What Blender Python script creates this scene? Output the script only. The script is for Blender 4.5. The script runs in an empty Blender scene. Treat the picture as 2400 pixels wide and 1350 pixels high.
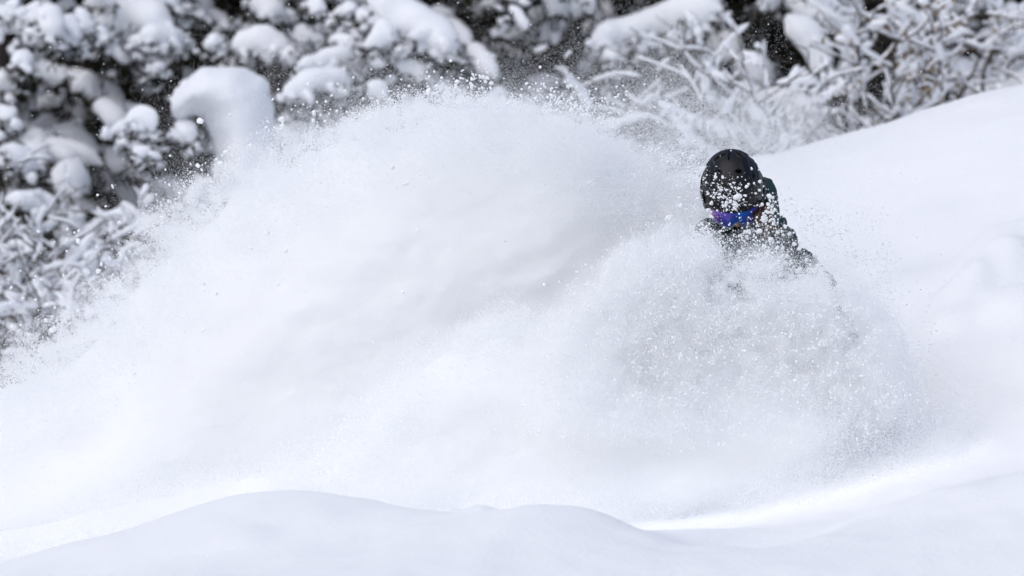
import bpy, math, random
import numpy as np
from mathutils import Vector, Matrix

# ------------------------------------------------------------------ camera, sky, sun, exposure
scene = bpy.context.scene
COL = scene.collection
CAM_D = 25.0
cam_d = bpy.data.cameras.new('camera')
cam = bpy.data.objects.new('camera', cam_d); COL.objects.link(cam)
cam.location = (0, -CAM_D, 0); cam.rotation_euler = (math.radians(90), 0, 0)
cam_d.sensor_width = 36; cam_d.lens = 250
cam_d.clip_start = 0.5; cam_d.clip_end = 2000
cam_d.dof.use_dof = True; cam_d.dof.focus_distance = CAM_D - 0.1; cam_d.dof.aperture_fstop = 3.5
scene.camera = cam

SUN_EL, SUN_AZ = math.radians(55), math.radians(-40)     # azimuth measured from the -Y (camera) side
world = bpy.data.worlds.new('World'); scene.world = world
world.use_nodes = True
wn = world.node_tree; wn.nodes.clear()
sky = wn.nodes.new('ShaderNodeTexSky'); sky.sky_type = 'NISHITA'; sky.sun_disc = False
sky.sun_elevation = SUN_EL; sky.air_density = 1.0; sky.dust_density = 2.0; sky.ozone_density = 1.2
bg = wn.nodes.new('ShaderNodeBackground'); bg.inputs['Strength'].default_value = 0.125
wo = wn.nodes.new('ShaderNodeOutputWorld')
wn.links.new(sky.outputs[0], bg.inputs[0]); wn.links.new(bg.outputs[0], wo.inputs[0])
sun_dir = Vector((math.sin(SUN_AZ) * math.cos(SUN_EL), -math.cos(SUN_AZ) * math.cos(SUN_EL), math.sin(SUN_EL)))
sky.sun_rotation = math.atan2(sun_dir.x, sun_dir.y)
sun_d = bpy.data.lights.new('sun', 'SUN'); sun_d.energy = 1.3; sun_d.angle = math.radians(75); sun_d.color = (1.0, 0.97, 0.94)
sun = bpy.data.objects.new('sun', sun_d); COL.objects.link(sun)
sun.rotation_euler = sun_dir.to_track_quat('Z', 'Y').to_euler()
vs = scene.view_settings
vs.view_transform = 'Standard'; vs.look = 'None'; vs.gamma = 1; vs.exposure = 0.02; vs.use_curve_mapping = False
scene.cycles.max_bounces = 20; scene.cycles.diffuse_bounces = 20; scene.cycles.glossy_bounces = 3
scene.cycles.use_denoising = True; scene.cycles.use_adaptive_sampling = True; scene.cycles.adaptive_threshold = 0.03; scene.cycles.adaptive_min_samples = 24

# ------------------------------------------------------------------ helpers
S0 = 36.0 / 250 * CAM_D / 2400           # metres per photograph pixel at the rider's distance
def sc(y): return S0 * (CAM_D + y) / CAM_D
def P(px, py, y): return np.array([(px - 1200) * sc(y), y, (675 - py) * sc(y)])

def _hash(ix, iy, iz, seed):
    h = (ix.astype(np.int64) * 374761393 + iy.astype(np.int64) * 668265263 + iz.astype(np.int64) * 2147483647 + seed * 1274126177) & 0xffffffff
    h = ((h ^ (h >> 13)) * 1274126177) & 0xffffffff
    h = ((h ^ (h >> 16)) * 2246822519) & 0xffffffff
    return ((h ^ (h >> 15)) & 0xffff) / 65535.0
def vnoise(p, seed=0):
    p = np.asarray(p, float); f = np.floor(p); t = p - f; t = t * t * t * (t * (t * 6 - 15) + 10)
    i = f.astype(np.int64); o = 0
    for dx in (0, 1):
        wx = t[..., 0] if dx else 1 - t[..., 0]
        for dy in (0, 1):
            wy = t[..., 1] if dy else 1 - t[..., 1]
            for dz in (0, 1):
                wz = t[..., 2] if dz else 1 - t[..., 2]
                o = o + wx * wy * wz * _hash(i[..., 0] + dx, i[..., 1] + dy, i[..., 2] + dz, seed)
    return o * 2 - 1
def fbm(p, octv=4, seed=0, gain=0.5):
    p = np.asarray(p, float); o = 0; a = 1.0; n = 0
    for k in range(octv):
        o = o + a * vnoise(p * 2 ** k + 17.3 * k, seed + k); n += a; a *= gain
    return o / n
def sstep(a, b, x):
    t = np.clip((x - a) / (b - a), 0, 1); return t * t * (3 - 2 * t)

def mesh_of(name, v, faces, smooth=True):
    me = bpy.data.meshes.new(name)
    v = np.asarray(v, dtype=np.float32).reshape(-1, 3)
    if isinstance(faces, np.ndarray):
        k = faces.shape[1]; n = len(faces)
        me.vertices.add(len(v)); me.vertices.foreach_set('co', v.ravel())
        me.loops.add(n * k); me.loops.foreach_set('vertex_index', faces.astype(np.int32).ravel())
        me.polygons.add(n); me.polygons.foreach_set('loop_start', np.arange(0, n * k, k, dtype=np.int32))
        me.polygons.foreach_set('loop_total', np.full(n, k, dtype=np.int32))
        me.update(calc_edges=True); me.validate()
    else:
        me.from_pydata(v.tolist(), [], faces); me.update()
    if smooth and len(me.polygons):
        me.polygons.foreach_set('use_smooth', np.ones(len(me.polygons), dtype=bool))
    return me
ORIG = {}
def obj(name, v, faces, m, parent=None, smooth=True):
    """a mesh object from world-space vertices; parts are stored relative to their thing's base"""
    v = np.asarray(v, float).reshape(-1, 3)
    root = parent
    while root is not None and root.parent is not None: root = root.parent
    if root is not None: v = v - np.array(ORIG[root.name])
    me = mesh_of(name, v, faces, smooth)
    if m is not None: me.materials.append(m)
    o = bpy.data.objects.new(name, me); COL.objects.link(o)
    if parent is not None: o.parent = parent
    return o
def tag(o, label=None, cat=None, group=None, kind=None):
    if label: o['label'] = label
    if cat: o['category'] = cat
    if group: o['group'] = group
    if kind: o['kind'] = kind
    return o
def thing(name, loc, label, cat, group=None):
    o = bpy.data.objects.new(name, None); COL.objects.link(o)
    o.location = [float(c) for c in loc]; o.empty_display_size = 0.1
    ORIG[o.name] = tuple(float(c) for c in loc)
    return tag(o, label, cat, group)

class MB:
    """collects vertices and same-sided faces for one mesh; twigs with needles are kept as rows and built in one go"""
    def __init__(s): s.v = []; s.f = []; s.n = 0; s.tw = []
    def add(s, v, f):
        s.v.append(v); s.f.append(f + s.n); s.n += len(v)
    def twig(s, o, d, length, blades, size): s.tw.append((o[0], o[1], o[2], d[0], d[1], d[2], length, blades, size))
    def build(s, name, m, parent, smooth=True):
        return obj(name, np.concatenate(s.v), np.concatenate(s.f), m, parent, smooth)
    def build_needles(s, name, m, parent, seed=0):
        a = np.array(s.tw, float); r = np.random.default_rng(seed)
        k = a[:, 7].astype(int); idx = np.repeat(np.arange(len(a)), k)
        first = np.r_[0, np.cumsum(k)[:-1]]; u = (np.arange(len(idx)) - first[idx] + 0.5) / k[idx]
        D = a[:, 3:6] / np.linalg.norm(a[:, 3:6], axis=1)[:, None]
        A = np.cross(D, [0.2, 0.9, 0.4]); A /= np.linalg.norm(A, axis=1)[:, None] + 1e-9; B = np.cross(D, A)
        o = a[idx, :3] + D[idx] * (a[idx, 6] * u)[:, None]
        q = r.uniform(0, 6.283, len(idx)); sd = np.cos(q)[:, None] * A[idx] + np.sin(q)[:, None] * B[idx]
        ln = a[idx, 8] * r.uniform(0.7, 1.4, len(idx)) * (1.15 - 0.5 * u)
        tip = o + (sd * 0.8 + D[idx] * 0.7) * ln[:, None]
        w = np.cross(sd, D[idx]) * (a[idx, 8] * 0.17)[:, None]
        v = np.stack([o - w, o + w, tip], 1).reshape(-1, 3)
        w2 = B * (a[:, 8] * 0.12)[:, None]
        v2 = np.stack([a[:, :3] - w2, a[:, :3] + w2, a[:, :3] + D * a[:, 6:7]], 1).reshape(-1, 3)
        v = np.concatenate([v, v2])
        return obj(name, v, np.arange(len(v)).reshape(-1, 3), m, parent, False)
_QUADS = {}
def quads(n, m):
    if (n, m) not in _QUADS:
        i = (np.arange(n - 1)[:, None] * m); k = np.arange(m)[None]; k2 = (k + 1) % m
        _QUADS[(n, m)] = np.stack([i + k, i + k2, i + m + k2, i + m + k], -1).reshape(-1, 4)
    return _QUADS[(n, m)]

# ------------------------------------------------------------------ materials
def mat(name, col, rough=0.6, metal=0.0, spec=0.5, noise=0.0, nscale=20.0, bump=0.0, bscale=60.0, col2=None, coat=0.0, sheen=0.0):
    m = bpy.data.materials.new(name); m.use_nodes = True
    nt = m.node_tree; b = nt.nodes['Principled BSDF']
    b.inputs['Base Color'].default_value = (*col, 1); b.inputs['Roughness'].default_value = rough
    b.inputs['Metallic'].default_value = metal; b.inputs['Specular IOR Level'].default_value = spec
    b.inputs['Coat Weight'].default_value = coat; b.inputs['Sheen Weight'].default_value = sheen
    tc = nt.nodes.new('ShaderNodeTexCoord')
    if col2 is not None:
        nz = nt.nodes.new('ShaderNodeTexNoise'); nz.inputs['Scale'].default_value = nscale; nz.inputs['Detail'].default_value = 5
        nt.links.new(tc.outputs['Object'], nz.inputs['Vector'])
        rp = nt.nodes.new('ShaderNodeValToRGB')
        rp.color_ramp.elements[0].position = 0.35; rp.color_ramp.elements[0].color = (*col, 1)
        rp.color_ramp.elements[1].position = 0.65; rp.color_ramp.elements[1].color = (*col2, 1)
        nt.links.new(nz.outputs['Fac'], rp.inputs['Fac']); nt.links.new(rp.outputs['Color'], b.inputs['Base Color'])
    if bump:
        nb = nt.nodes.new('ShaderNodeTexNoise'); nb.inputs['Scale'].default_value = bscale; nb.inputs['Detail'].default_value = 6
        nt.links.new(tc.outputs['Object'], nb.inputs['Vector'])
        bp = nt.nodes.new('ShaderNodeBump'); bp.inputs['Strength'].default_value = bump; bp.inputs['Distance'].default_value = 0.01
        nt.links.new(nb.outputs['Fac'], bp.inputs['Height']); nt.links.new(bp.outputs['Normal'], b.inputs['Normal'])
    return m
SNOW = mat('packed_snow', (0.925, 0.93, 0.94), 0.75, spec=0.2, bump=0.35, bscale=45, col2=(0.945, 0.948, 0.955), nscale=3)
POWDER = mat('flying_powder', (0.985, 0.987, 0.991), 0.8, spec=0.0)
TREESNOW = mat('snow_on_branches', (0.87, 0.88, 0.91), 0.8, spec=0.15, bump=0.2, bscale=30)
BARK = mat('bark', (0.055, 0.042, 0.036), 0.9, spec=0.2, col2=(0.10, 0.08, 0.07), nscale=30, bump=0.5, bscale=50)
NEEDLE = mat('fir_needles', (0.016, 0.017, 0.014), 0.85, spec=0.1, col2=(0.040, 0.038, 0.024), nscale=7)
TWIG = mat('shrub_twigs', (0.075, 0.062, 0.052), 0.9, spec=0.2, col2=(0.12, 0.10, 0.085), nscale=20)
DRYLEAF = mat('dry_leaves', (0.26, 0.19, 0.12), 0.9, spec=0.1, col2=(0.34, 0.27, 0.19), nscale=30)

# ------------------------------------------------------------------ ground
ctrl = [  # photograph px, py and distance behind the rider
 (-300,1480,-4),(600,1440,-4),(1300,1430,-4),(2000,1430,-4),(2700,1380,-4),
 (0,1385,-2.2),(400,1320,-2.2),(750,1275,-2.2),(1000,1222,-2.2),(1130,1196,-2.2),(1250,1180,-2.2),(1370,1198,-2.2),(1500,1240,-2.2),(1700,1300,-2.2),
 (1900,1272,-2.2),(2050,1205,-2.2),(2200,1140,-2.2),(2400,1108,-2.2),(2700,1060,-2.2),
 (-300,1420,-1.2),(0,1325,-1.2),(350,1228,-1.2),(600,1172,-1.2),(900,1195,-1.2),(1250,1245,-1.2),(1600,1245,-1.2),(2000,1205,-1.2),(2400,1110,-1.2),
 (0,1310,-0.3),(600,1200,-0.3),(1200,1225,-0.3),(1600,1205,-0.3),(1900,1125,-0.3),(2200,1010,-0.3),(2500,930,-0.3),
 (1800,1000,0.6),(2100,860,0.6),(2400,770,0.6),(600,1090,0.6),(1200,1050,0.6),
 (2000,720,2),(2300,610,2),(2600,530,2),(1600,840,2),(800,960,2),(0,1130,2),
 (1900,500,3.6),(2300,370,3.6),(2700,250,3.6),(1200,700,3.6),
 (1700,372,5.2),(1850,347,5.2),(2000,312,5.2),(2150,256,5.2),(2400,190,5.2),(2800,130,5.2),(1500,430,5.2),(1000,640,5.2),(400,820,5.2),(-200,960,5.2),
 (1900,430,7),(2300,265,7),(2700,150,7),(1300,600,7),(500,900,7),(0,1000,7),
 (1600,560,9.5),(2050,400,9.5),(2260,235,9.5),(2400,130,9.5),(2700,40,9.5),(1000,760,9.5),(400,940,9.5),(-200,1020,9.5)]
cw = np.array([P(*c) for c in ctrl])
def _phi(r2): return np.where(r2 > 1e-12, 0.5 * r2 * np.log(np.maximum(r2, 1e-12)), 0)
_n = len(cw); _d = cw[:, None, :2] - cw[None, :, :2]
_K = _phi((_d ** 2).sum(-1)) + np.eye(_n) * 0.002
_Q = np.c_[np.ones(_n), cw[:, :2]]
_A = np.block([[_K, _Q], [_Q.T, np.zeros((3, 3))]])
_W = np.linalg.solve(_A, np.r_[cw[:, 2], 0, 0, 0])
def ground(x, y):
    x = np.asarray(x, float); y = np.asarray(y, float)
    xc = np.clip(x, -3.6, 3.6); yc = np.clip(y, -4.6, 10.5)
    z = _W[_n] + _W[_n + 1] * xc + _W[_n + 2] * yc
    for k in range(_n): z = z + _W[k] * _phi((xc - cw[k, 0]) ** 2 + (yc - cw[k, 1]) ** 2)
    ox = x - xc; oy = y - yc
    z = z + 0.16 * ox + np.where(oy < 0, 0.13, -0.05) * oy
    p = np.stack([x, y, np.zeros_like(x)], -1)
    near = np.exp(-((np.abs(ox) + np.abs(oy)) / 6) ** 2)
    z = z + near * (0.045 * fbm(p * np.array([1.3, 0.7, 1]) + 5, 4, 3) + 0.008 * fbm(p * np.array([6, 3, 1]) + 9, 3, 8)) + (1 - near) * 0.25 * fbm(p * 0.3, 3, 4)
    # pushed-up lumps on the slope to the right of the rider
    for px, py, yy, rx, ry, h in ((2255,655,1.35,.11,.22,.085),(2335,625,1.6,.14,.26,.10),(2120,600,1.9,.20,.3,.05),(2390,560,2.0,.2,.4,.08),(2230,720,1.0,.10,.2,.05),(2380,700,1.0,.12,.25,.06),(1390,1205,-2.1,.1,.2,.02),(560,1285,-2.0,.10,.15,.02),(1120,1228,-2.0,.05,.1,.02)):
        c = P(px, py, yy); z = z + h * np.exp(-(((x - c[0]) / rx) ** 2 + ((y - c[1]) / ry) ** 2) ** 1.5)
    return z
def axis(lo, hi, step, far):
    a = list(np.arange(lo, hi + 1e-6, step)); s = step
    while a[-1] < far: s *= 1.16; a.append(a[-1] + s)
    s = step; b = []
    q = lo
    while q > -far: s *= 1.16; q -= s; b.append(q)
    return np.array(b[::-1] + a)
gx = axis(-3.0, 3.0, 0.022, 260); gy = axis(-4.2, 6.0, 0.03, 260)
GX, GY = np.meshgrid(gx, gy); GZ = ground(GX, GY)
gv = np.stack([GX, GY, GZ], -1).reshape(-1, 3)
nx, ny = len(gx), len(gy)
ii = (np.arange(ny - 1)[:, None] * nx + np.arange(nx - 1)[None, :]).ravel()
tag(obj('snow_ground', gv, np.stack([ii, ii + 1, ii + nx + 1, ii + nx], 1), SNOW), 'untracked powder snow slope rising to the right', 'snow', kind='structure')

# ------------------------------------------------------------------ snowy vegetation
def tube(pts, rad, sides=6):
    pts = np.asarray(pts, float); n = len(pts); rad = np.asarray(rad, float)
    t = np.gradient(pts, axis=0); t /= np.linalg.norm(t, axis=1)[:, None] + 1e-9
    a = np.cross(t, [0.31, 0.17, 0.93]); a /= np.linalg.norm(a, axis=1)[:, None] + 1e-9; b = np.cross(t, a)
    q = np.linspace(0, 2 * math.pi, sides, endpoint=False)
    v = pts[:, None] + rad[:, None, None] * (np.cos(q)[None, :, None] * a[:, None] + np.sin(q)[None, :, None] * b[:, None])
    return v.reshape(-1, 3), quads(n, sides)
def resample(pts, rad, n):
    pts = np.asarray(pts, float); rad = np.asarray(rad, float)
    if len(pts) == 1: pts = np.array([pts[0], pts[0] + [rad[0] * 0.4, 0, 0]]); rad = np.array([rad[0], rad[0]])
    L = np.r_[0, np.cumsum(np.linalg.norm(np.diff(pts, axis=0), axis=1))]
    t = np.linspace(0, L[-1], n)
    # smooth the polyline slightly
    o = np.stack([np.interp(t, L, pts[:, k]) for k in range(3)], 1); r = np.interp(t, L, rad)
    for _ in range(2):
        o[1:-1] = (o[:-2] + 2 * o[1:-1] + o[2:]) / 4; r[1:-1] = (r[:-2] + 2 * r[1:-1] + r[2:]) / 4
    return o, r, L[-1]
def pillow(pts, rad, seed, drip=0.5, along=None, around=14, rough=0.22, depth=1.0):
    """a cushion of snow lying along a branch: rounded top, flattened underside with hanging fingers"""
    pts = np.asarray(pts, float); rad = np.asarray(rad, float)
    L0 = np.sum(np.linalg.norm(np.diff(pts, axis=0), axis=1)) if len(pts) > 1 else 0
    n = along or int(np.clip(6 + L0 / (rad.mean() * 0.28), 8, 30))
    c, r, L = resample(pts, rad, n)
    e0 = np.sqrt(np.clip(1 - (1 - np.minimum(np.linspace(0, L, n) / np.maximum(r[0] * 0.9, 1e-4), 1)) ** 2, 0.0, 1))
    e1 = e0[::-1] if abs(r[0] - r[-1]) < 1e-6 else np.sqrt(np.clip(1 - (1 - np.minimum(np.linspace(L, 0, n) / (r[-1] * 0.9), 1)) ** 2, 0.0, 1))
    if L < r.mean() * 2: e0 = e1 = np.sqrt(np.clip(np.sin(np.linspace(0, math.pi, n)), 0, 1))
    rr = r * np.maximum(np.minimum(e0, e1), 0.004)
    t = np.gradient(c, axis=0); t /= np.linalg.norm(t, axis=1)[:, None] + 1e-9
    # where the ends need to bulge beyond the path
    c = c.copy(); c[0] -= t[0] * r[0] * 0.35; c[-1] += t[-1] * r[-1] * 0.35
    up = np.tile([0, 0, 1.0], (n, 1)); up -= (up * t).sum(1)[:, None] * t
    bad = np.linalg.norm(up, axis=1) < 0.35
    up[bad] = np.array([0, -1.0, 0.1]); up -= (up * t).sum(1)[:, None] * t
    up /= np.linalg.norm(up, axis=1)[:, None]; sd = np.cross(t, up)
    q = np.linspace(0, 2 * math.pi, around, endpoint=False)
    cs, sn = np.cos(q), np.sin(q)
    usc = np.where(sn > 0, 1.0, 0.62)
    v = c[:, None] + rr[:, None, None] * (cs[None, :, None] * sd[:, None] * depth + (sn * usc)[None, :, None] * up[:, None])
    nrm = cs[None, :, None] * sd[:, None] + sn[None, :, None] * up[:, None]
    R = r.mean()
    v = v + nrm * (fbm(v / R * 0.75 + seed * 3.1, 3, seed) * rough * rr[:, None])[..., None]
    if drip:
        dn = np.maximum(fbm(v * np.array([2.6, 2.6, 0.1]) / R + seed, 2, seed + 5), -0.15) + 0.15
        v[..., 2] -= dn * drip * 2.0 * rr[:, None] * sstep(0.0, 0.9, -sn)[None]
    return v.reshape(-1, 3), quads(n, around)
_IV = None
def blobs(pos, rad, seed):
    """many little lumps of snow at once: squashed, turned and roughened octahedral balls"""
    global _IV
    if _IV is None:
        th = np.linspace(0, math.pi, 5)[:, None]; ph = np.linspace(0, 2 * math.pi, 7, endpoint=False)[None]
        _IV = np.stack([np.sin(th) * np.cos(ph), np.sin(th) * np.sin(ph), np.cos(th) + 0 * ph], -1).reshape(-1, 3)
    g = np.random.default_rng(seed); n = len(pos); k = len(_IV)
    sc_ = np.stack([g.uniform(.8, 1.7, n), g.uniform(.8, 1.5, n), g.uniform(.5, .9, n)], 1) * np.asarray(rad)[:, None]
    a = g.uniform(0, 6.28, n); v = _IV[None] * sc_[:, None] * (1 + g.normal(0, .10, (n, k, 1)))
    x = v[..., 0] * np.cos(a)[:, None] - v[..., 1] * np.sin(a)[:, None]; y = v[..., 0] * np.sin(a)[:, None] + v[..., 1] * np.cos(a)[:, None]
    tl = g.normal(0, .35, n)[:, None]
    v = np.stack([x, y, v[..., 2] + x * tl], -1) + np.asarray(pos)[:, None]
    q = quads(5, 7); return v.reshape(-1, 3), (q[None] + (np.arange(n) * k)[:, None, None]).reshape(-1, 4)
def dust(mb, crown, frac, r0, r1, seed):
    """snow caught on the needle sprays of a tree"""
    a = np.array(crown.tw); g = np.random.default_rng(seed); k = g.random(len(a)) < frac * np.clip(0.6 + 1.6 * vnoise(a[:, :3] * 2.2, seed), 0.05, 2); a = a[k]
    d = a[:, 3:6] / np.linalg.norm(a[:, 3:6], axis=1)[:, None]
    p = a[:, :3] + d * (a[:, 6] * g.uniform(.3, .95, len(a)))[:, None]; r = r0 + (r1 - r0) * g.random(len(a)) ** 2
    p[:, 2] += r * 0.3
    mb.add(*blobs(p, r, seed))
def load(pts, rad, seed, drip, depth=1.0):
    """a real branch load: the cushion itself, smaller lobes that slump off its sides, and crumbs round its foot"""
    g = np.random.default_rng(seed); m = MB()
    m.add(*pillow(pts, rad, seed, drip, depth=depth, rough=0.32))
    c, r, L = resample(pts, rad, 12); k = int(np.clip(L / (r.mean() + 1e-6) * 1.6, 2, 8))
    for _ in range(k):
        i = g.integers(0, 12); o = c[i] + np.array([g.normal(0, .5), g.uniform(-.9, .3), g.uniform(-.55, .25)]) * r[i]
        e = np.array([g.normal(0, .7), g.uniform(-.8, .2), g.uniform(-.9, -.1)]) * r[i] * .9
        m.add(*pillow([o, o + e * .5, o + e], r[i] * g.uniform(.28, .5) * np.array([1, .95, .6]), int(g.integers(9999)), drip, 8, 9, 0.35))
    n = int(10 + 30 * L); i = g.integers(0, 12, n)
    o = c[i] + np.stack([g.normal(0, .6, n), g.uniform(-1.0, .4, n), g.uniform(-1.1, -.2, n)], 1) * r[i][:, None]
    m.add(*blobs(o, r[i] * g.uniform(.08, .26, n), seed + 1))
    return m
def needles(mb, origin, direction, length, rng, blades=9, size=0.035): mb.twig(origin, direction, length, blades, size)
def hero_branch(tree, crown, branches, pts, y, seed, drip=0.5, depth=1.0, fringe=1.0):
    """one snow-loaded branch given by photograph points at the tree's own distance"""
    rng = random.Random(seed)
    s = sc(y)
    c = np.array([P(a, b, y + 0.10 * math.sin(seed * 1.7 + i)) for i, (a, b, r) in enumerate(pts)])
    r = np.array([p[2] * s for p in pts])
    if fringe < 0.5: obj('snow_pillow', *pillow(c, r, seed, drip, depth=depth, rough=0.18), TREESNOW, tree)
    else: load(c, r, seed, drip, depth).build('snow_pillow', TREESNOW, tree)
    cc, rr, L = resample(c, r, max(6, int(L_of(c) / 0.05) + 4))
    low = cc - np.array([0, 0, 1]) * (rr * 0.55)[:, None]
    branches.add(*tube(low, np.linspace(0.014, 0.006, len(low)), 5))
    for i in range(len(low)):
        for k in range(int(7 * fringe)):
            d = np.array([rng.uniform(-1, 1), rng.uniform(-1, 0.8), rng.uniform(-1.1, 0.15)])
            needles(crown, low[i] + np.array([0, rng.uniform(-.5, .6) * rr[i], 0]), d, rr[i] * rng.uniform(0.5, 1.0) + 0.05, rng, 9, 0.034)
def L_of(c): return float(np.sum(np.linalg.norm(np.diff(c, axis=0), axis=1))) if len(c) > 1 else 0.1

def fir(name, x, y, height, label, seed, group=None, heroes=(), hy=None, spread=1.6, whorls=16, per=6, load=0.8, lean=0.0, zlo=0.0, face_only=False, nblade=10, twig=1.0, dusting=0.45):
    rng = random.Random(seed)
    z0 = float(ground(x, y)) - 0.1
    t = thing(name, (x, y, z0), label, 'tree', group)
    trunk = [(x + lean * u * height, y, z0 + height * u) for u in np.linspace(0, 1, 9)]
    v, f = tube(trunk, [0.02 + 0.016 * height * (1 - u) for u in np.linspace(0, 1, 9)], 9)
    obj('trunk', v, f, BARK, t)
    crown = MB(); branches = MB(); small = MB()
    for w in range(whorls):
        u = (w + 0.6) / whorls
        hz = height * (0.06 + 0.92 * u); L = spread * (1 - u) ** 0.8 + 0.15
        n = max(3, int(per * (1 - 0.4 * u)))
        for k in range(n):
            az = 2 * math.pi * (k + rng.random() * 0.7) / n + w * 1.3
            d = np.array([math.cos(az), math.sin(az), 0]); l = L * rng.uniform(0.75, 1.1)
            if face_only and d[1] > 0.55: continue
            m = 7
            path = []
            for i in range(m):
                q = i / (m - 1)
                path.append(np.array([x + lean * hz, y, z0 + hz]) + d * l * q + np.array([0, 0, l * (0.12 * q - 0.55 * q * q)]))
            path = np.array(path)
            branches.add(*tube(path, np.linspace(0.022, 0.005, m), 4))
            side = np.array([-d[1], d[0], 0])
            nt = int((10 + 16 * l) * twig)
            for j in range(nt):
                q = rng.uniform(0.15, 1.0); i = min(int(q * (m - 1)), m - 2); o = path[i] + (path[i + 1] - path[i]) * (q * (m - 1) - i)
                sgn = rng.choice((-1, 1))
                dd = d * rng.uniform(0.2, 0.8) + side * sgn * rng.uniform(0.3, 1) + np.array([0, 0, rng.uniform(-0.9, 0.1)])
                needles(crown, o, dd, rng.uniform(0.12, 0.3) * (0.5 + 0.5 * l / spread), rng, nblade, 0.05)
            # snow lying on the branch and its side sprays
            if rng.random() < load:
                r0 = rng.uniform(0.045, 0.10) * (0.6 + 0.5 * l / spread); a = rng.uniform(0.2, 0.4)
                while a < 0.95:
                    e = min(1.0, a + rng.uniform(0.10, 0.30)); ip = np.linspace(a, e, 4) * (m - 1); k_ = rng.choice((0.5, 0.7, 0.9, 1.1))
                    pp = np.array([[np.interp(q, range(m), path[:, c]) for c in range(3)] for q in ip]) + [0, 0, 0.03] + side * rng.uniform(-.06, .06)
                    v, f = pillow(pp, r0 * k_ * np.array([0.75, 1, 1.05, 0.7]), rng.randint(0, 9999), rng.uniform(0.3, 0.9), 8, 9, 0.4)
                    small.add(v, f); a = e + rng.uniform(0.0, 0.12)
                for e in range(rng.randint(1, 3)):
                    q = rng.uniform(0.4, 0.9) * (m - 1); o = np.array([np.interp(q, range(m), path[:, c]) for c in range(3)])
                    dd = (d * 0.6 + side * rng.choice((-1, 1))) * rng.uniform(0.12, 0.3)
                    v, f = pillow([o + [0, 0, .02], o + dd * 0.6, o + dd + [0, 0, -0.06]], r0 * np.array([0.7, 0.75, 0.55]), rng.randint(0, 9999), 0.4, 7, 8, 0.35)
                    small.add(v, f)
    for i, (pts, dy, drip, *fr) in enumerate(heroes):
        hero_branch(t, crown, branches, pts, (hy if hy is not None else y - 1) + dy, seed * 31 + i * 7 + 1, drip, fringe=fr[0] if fr else 1.0)
    if dusting: dust(small, crown, dusting, 0.014, 0.042, seed + 77)
    tag(branches.build('branch_wood', BARK, t), kind='stuff')
    tag(crown.build_needles('crown', NEEDLE, t, seed), kind='stuff')
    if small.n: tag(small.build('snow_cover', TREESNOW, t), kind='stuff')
    return t

def shrub(name, px, y, pyb, h, label, seed, stems=6, spread=0.7, twigs=7, snow_r=0.018, cover=0.72, leaves=0, group=None, arch=0.3, cat='shrub', lean=0.0):
    rng = random.Random(seed)
    b = P(px, pyb, y); b[2] = min(b[2], float(ground(b[0], y)) + 0.02) if pyb is not None else float(ground(b[0], y))
    t = thing(name, b, label, cat, group)
    lf = MB(); sn = MB()
    def run(start, d, L, r, depth):
        n = max(5, int(L / 0.06)); p = np.array(start, float); d = np.array(d, float); pts = [p.copy()]
        for i in range(n):
            d = d + np.array([rng.uniform(-.38, .38), rng.uniform(-.38, .38), rng.uniform(-.32, .28) - arch * (0.06 + 0.10 * i / n)])
            d /= np.linalg.norm(d); p = p + d * L / n; pts.append(p.copy())
        pts = np.array(pts)
        mb.add(*tube(pts, np.linspace(r, r * 0.35, len(pts)), 5 if depth == 0 else 4))
        # strips of snow resting on top of the twig, with gaps
        i = 0
        while i < len(pts) - 2:
            k = rng.randint(2, 5)
            if rng.random() < cover:
                seg = pts[i:i + k + 1] + [0, 0, snow_r * 0.9]
                rr = snow_r * rng.choice((0.6, 0.8, 0.9, 1.2, 1.9)) * (1.0 if depth else 0.9)
                v, f = pillow(seg, rr * np.array([rng.uniform(.7, 1.2) for _ in seg]), rng.randint(0, 9999), 0.45, 6 + k, 7, 0.5)
                sn.add(v, f)
            i += k
        if depth < 2:
            for j in range(twigs if depth == 0 else rng.randint(1, 3)):
                q = rng.randint(max(1, len(pts) // 5), len(pts) - 1)
                a = rng.uniform(0, 6.28); dd = pts[min(q + 1, len(pts) - 1)] - pts[q - 1]; dd /= np.linalg.norm(dd)
                dd = dd * 0.55 + np.array([math.cos(a), math.sin(a) * 0.7, rng.uniform(0.0, 0.6)])
                run(pts[q], dd / np.linalg.norm(dd), L * rng.uniform(0.22, 0.42), r * 0.55, depth + 1)
        if leaves and depth > 0:
            for j in range(leaves):
                o = pts[rng.randint(1, len(pts) - 1)]; a = np.array([rng.uniform(-1, 1), rng.uniform(-1, 1), rng.uniform(-1.4, 0)]) * 0.017
                c = np.cross(a, [0.3, 1, 0.2]) * 0.45
                lf.add(np.array([o, o + a * 0.6 + c, o + a * 1.3, o + a * 0.6 - c]), np.array([[0, 1, 2, 3]]))
    for k in range(stems):
        mb = MB()
        a = rng.uniform(0, 6.28); tilt = rng.uniform(0.05, spread)
        d = np.array([math.cos(a) * tilt + lean, math.sin(a) * tilt * 0.6, 1.0])
        run(b + np.array([math.cos(a) * 0.05, math.sin(a) * 0.05, -0.05]), d / np.linalg.norm(d), h * rng.uniform(0.65, 1.05), 0.011, 0)
        mb.build('stem', TWIG, t)
    tag(sn.build('snow_cover', TREESNOW, t), kind='stuff')
    if leaves and lf.n: tag(lf.build('dry_leaves', DRYLEAF, t, False), kind='stuff')
    return t

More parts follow.
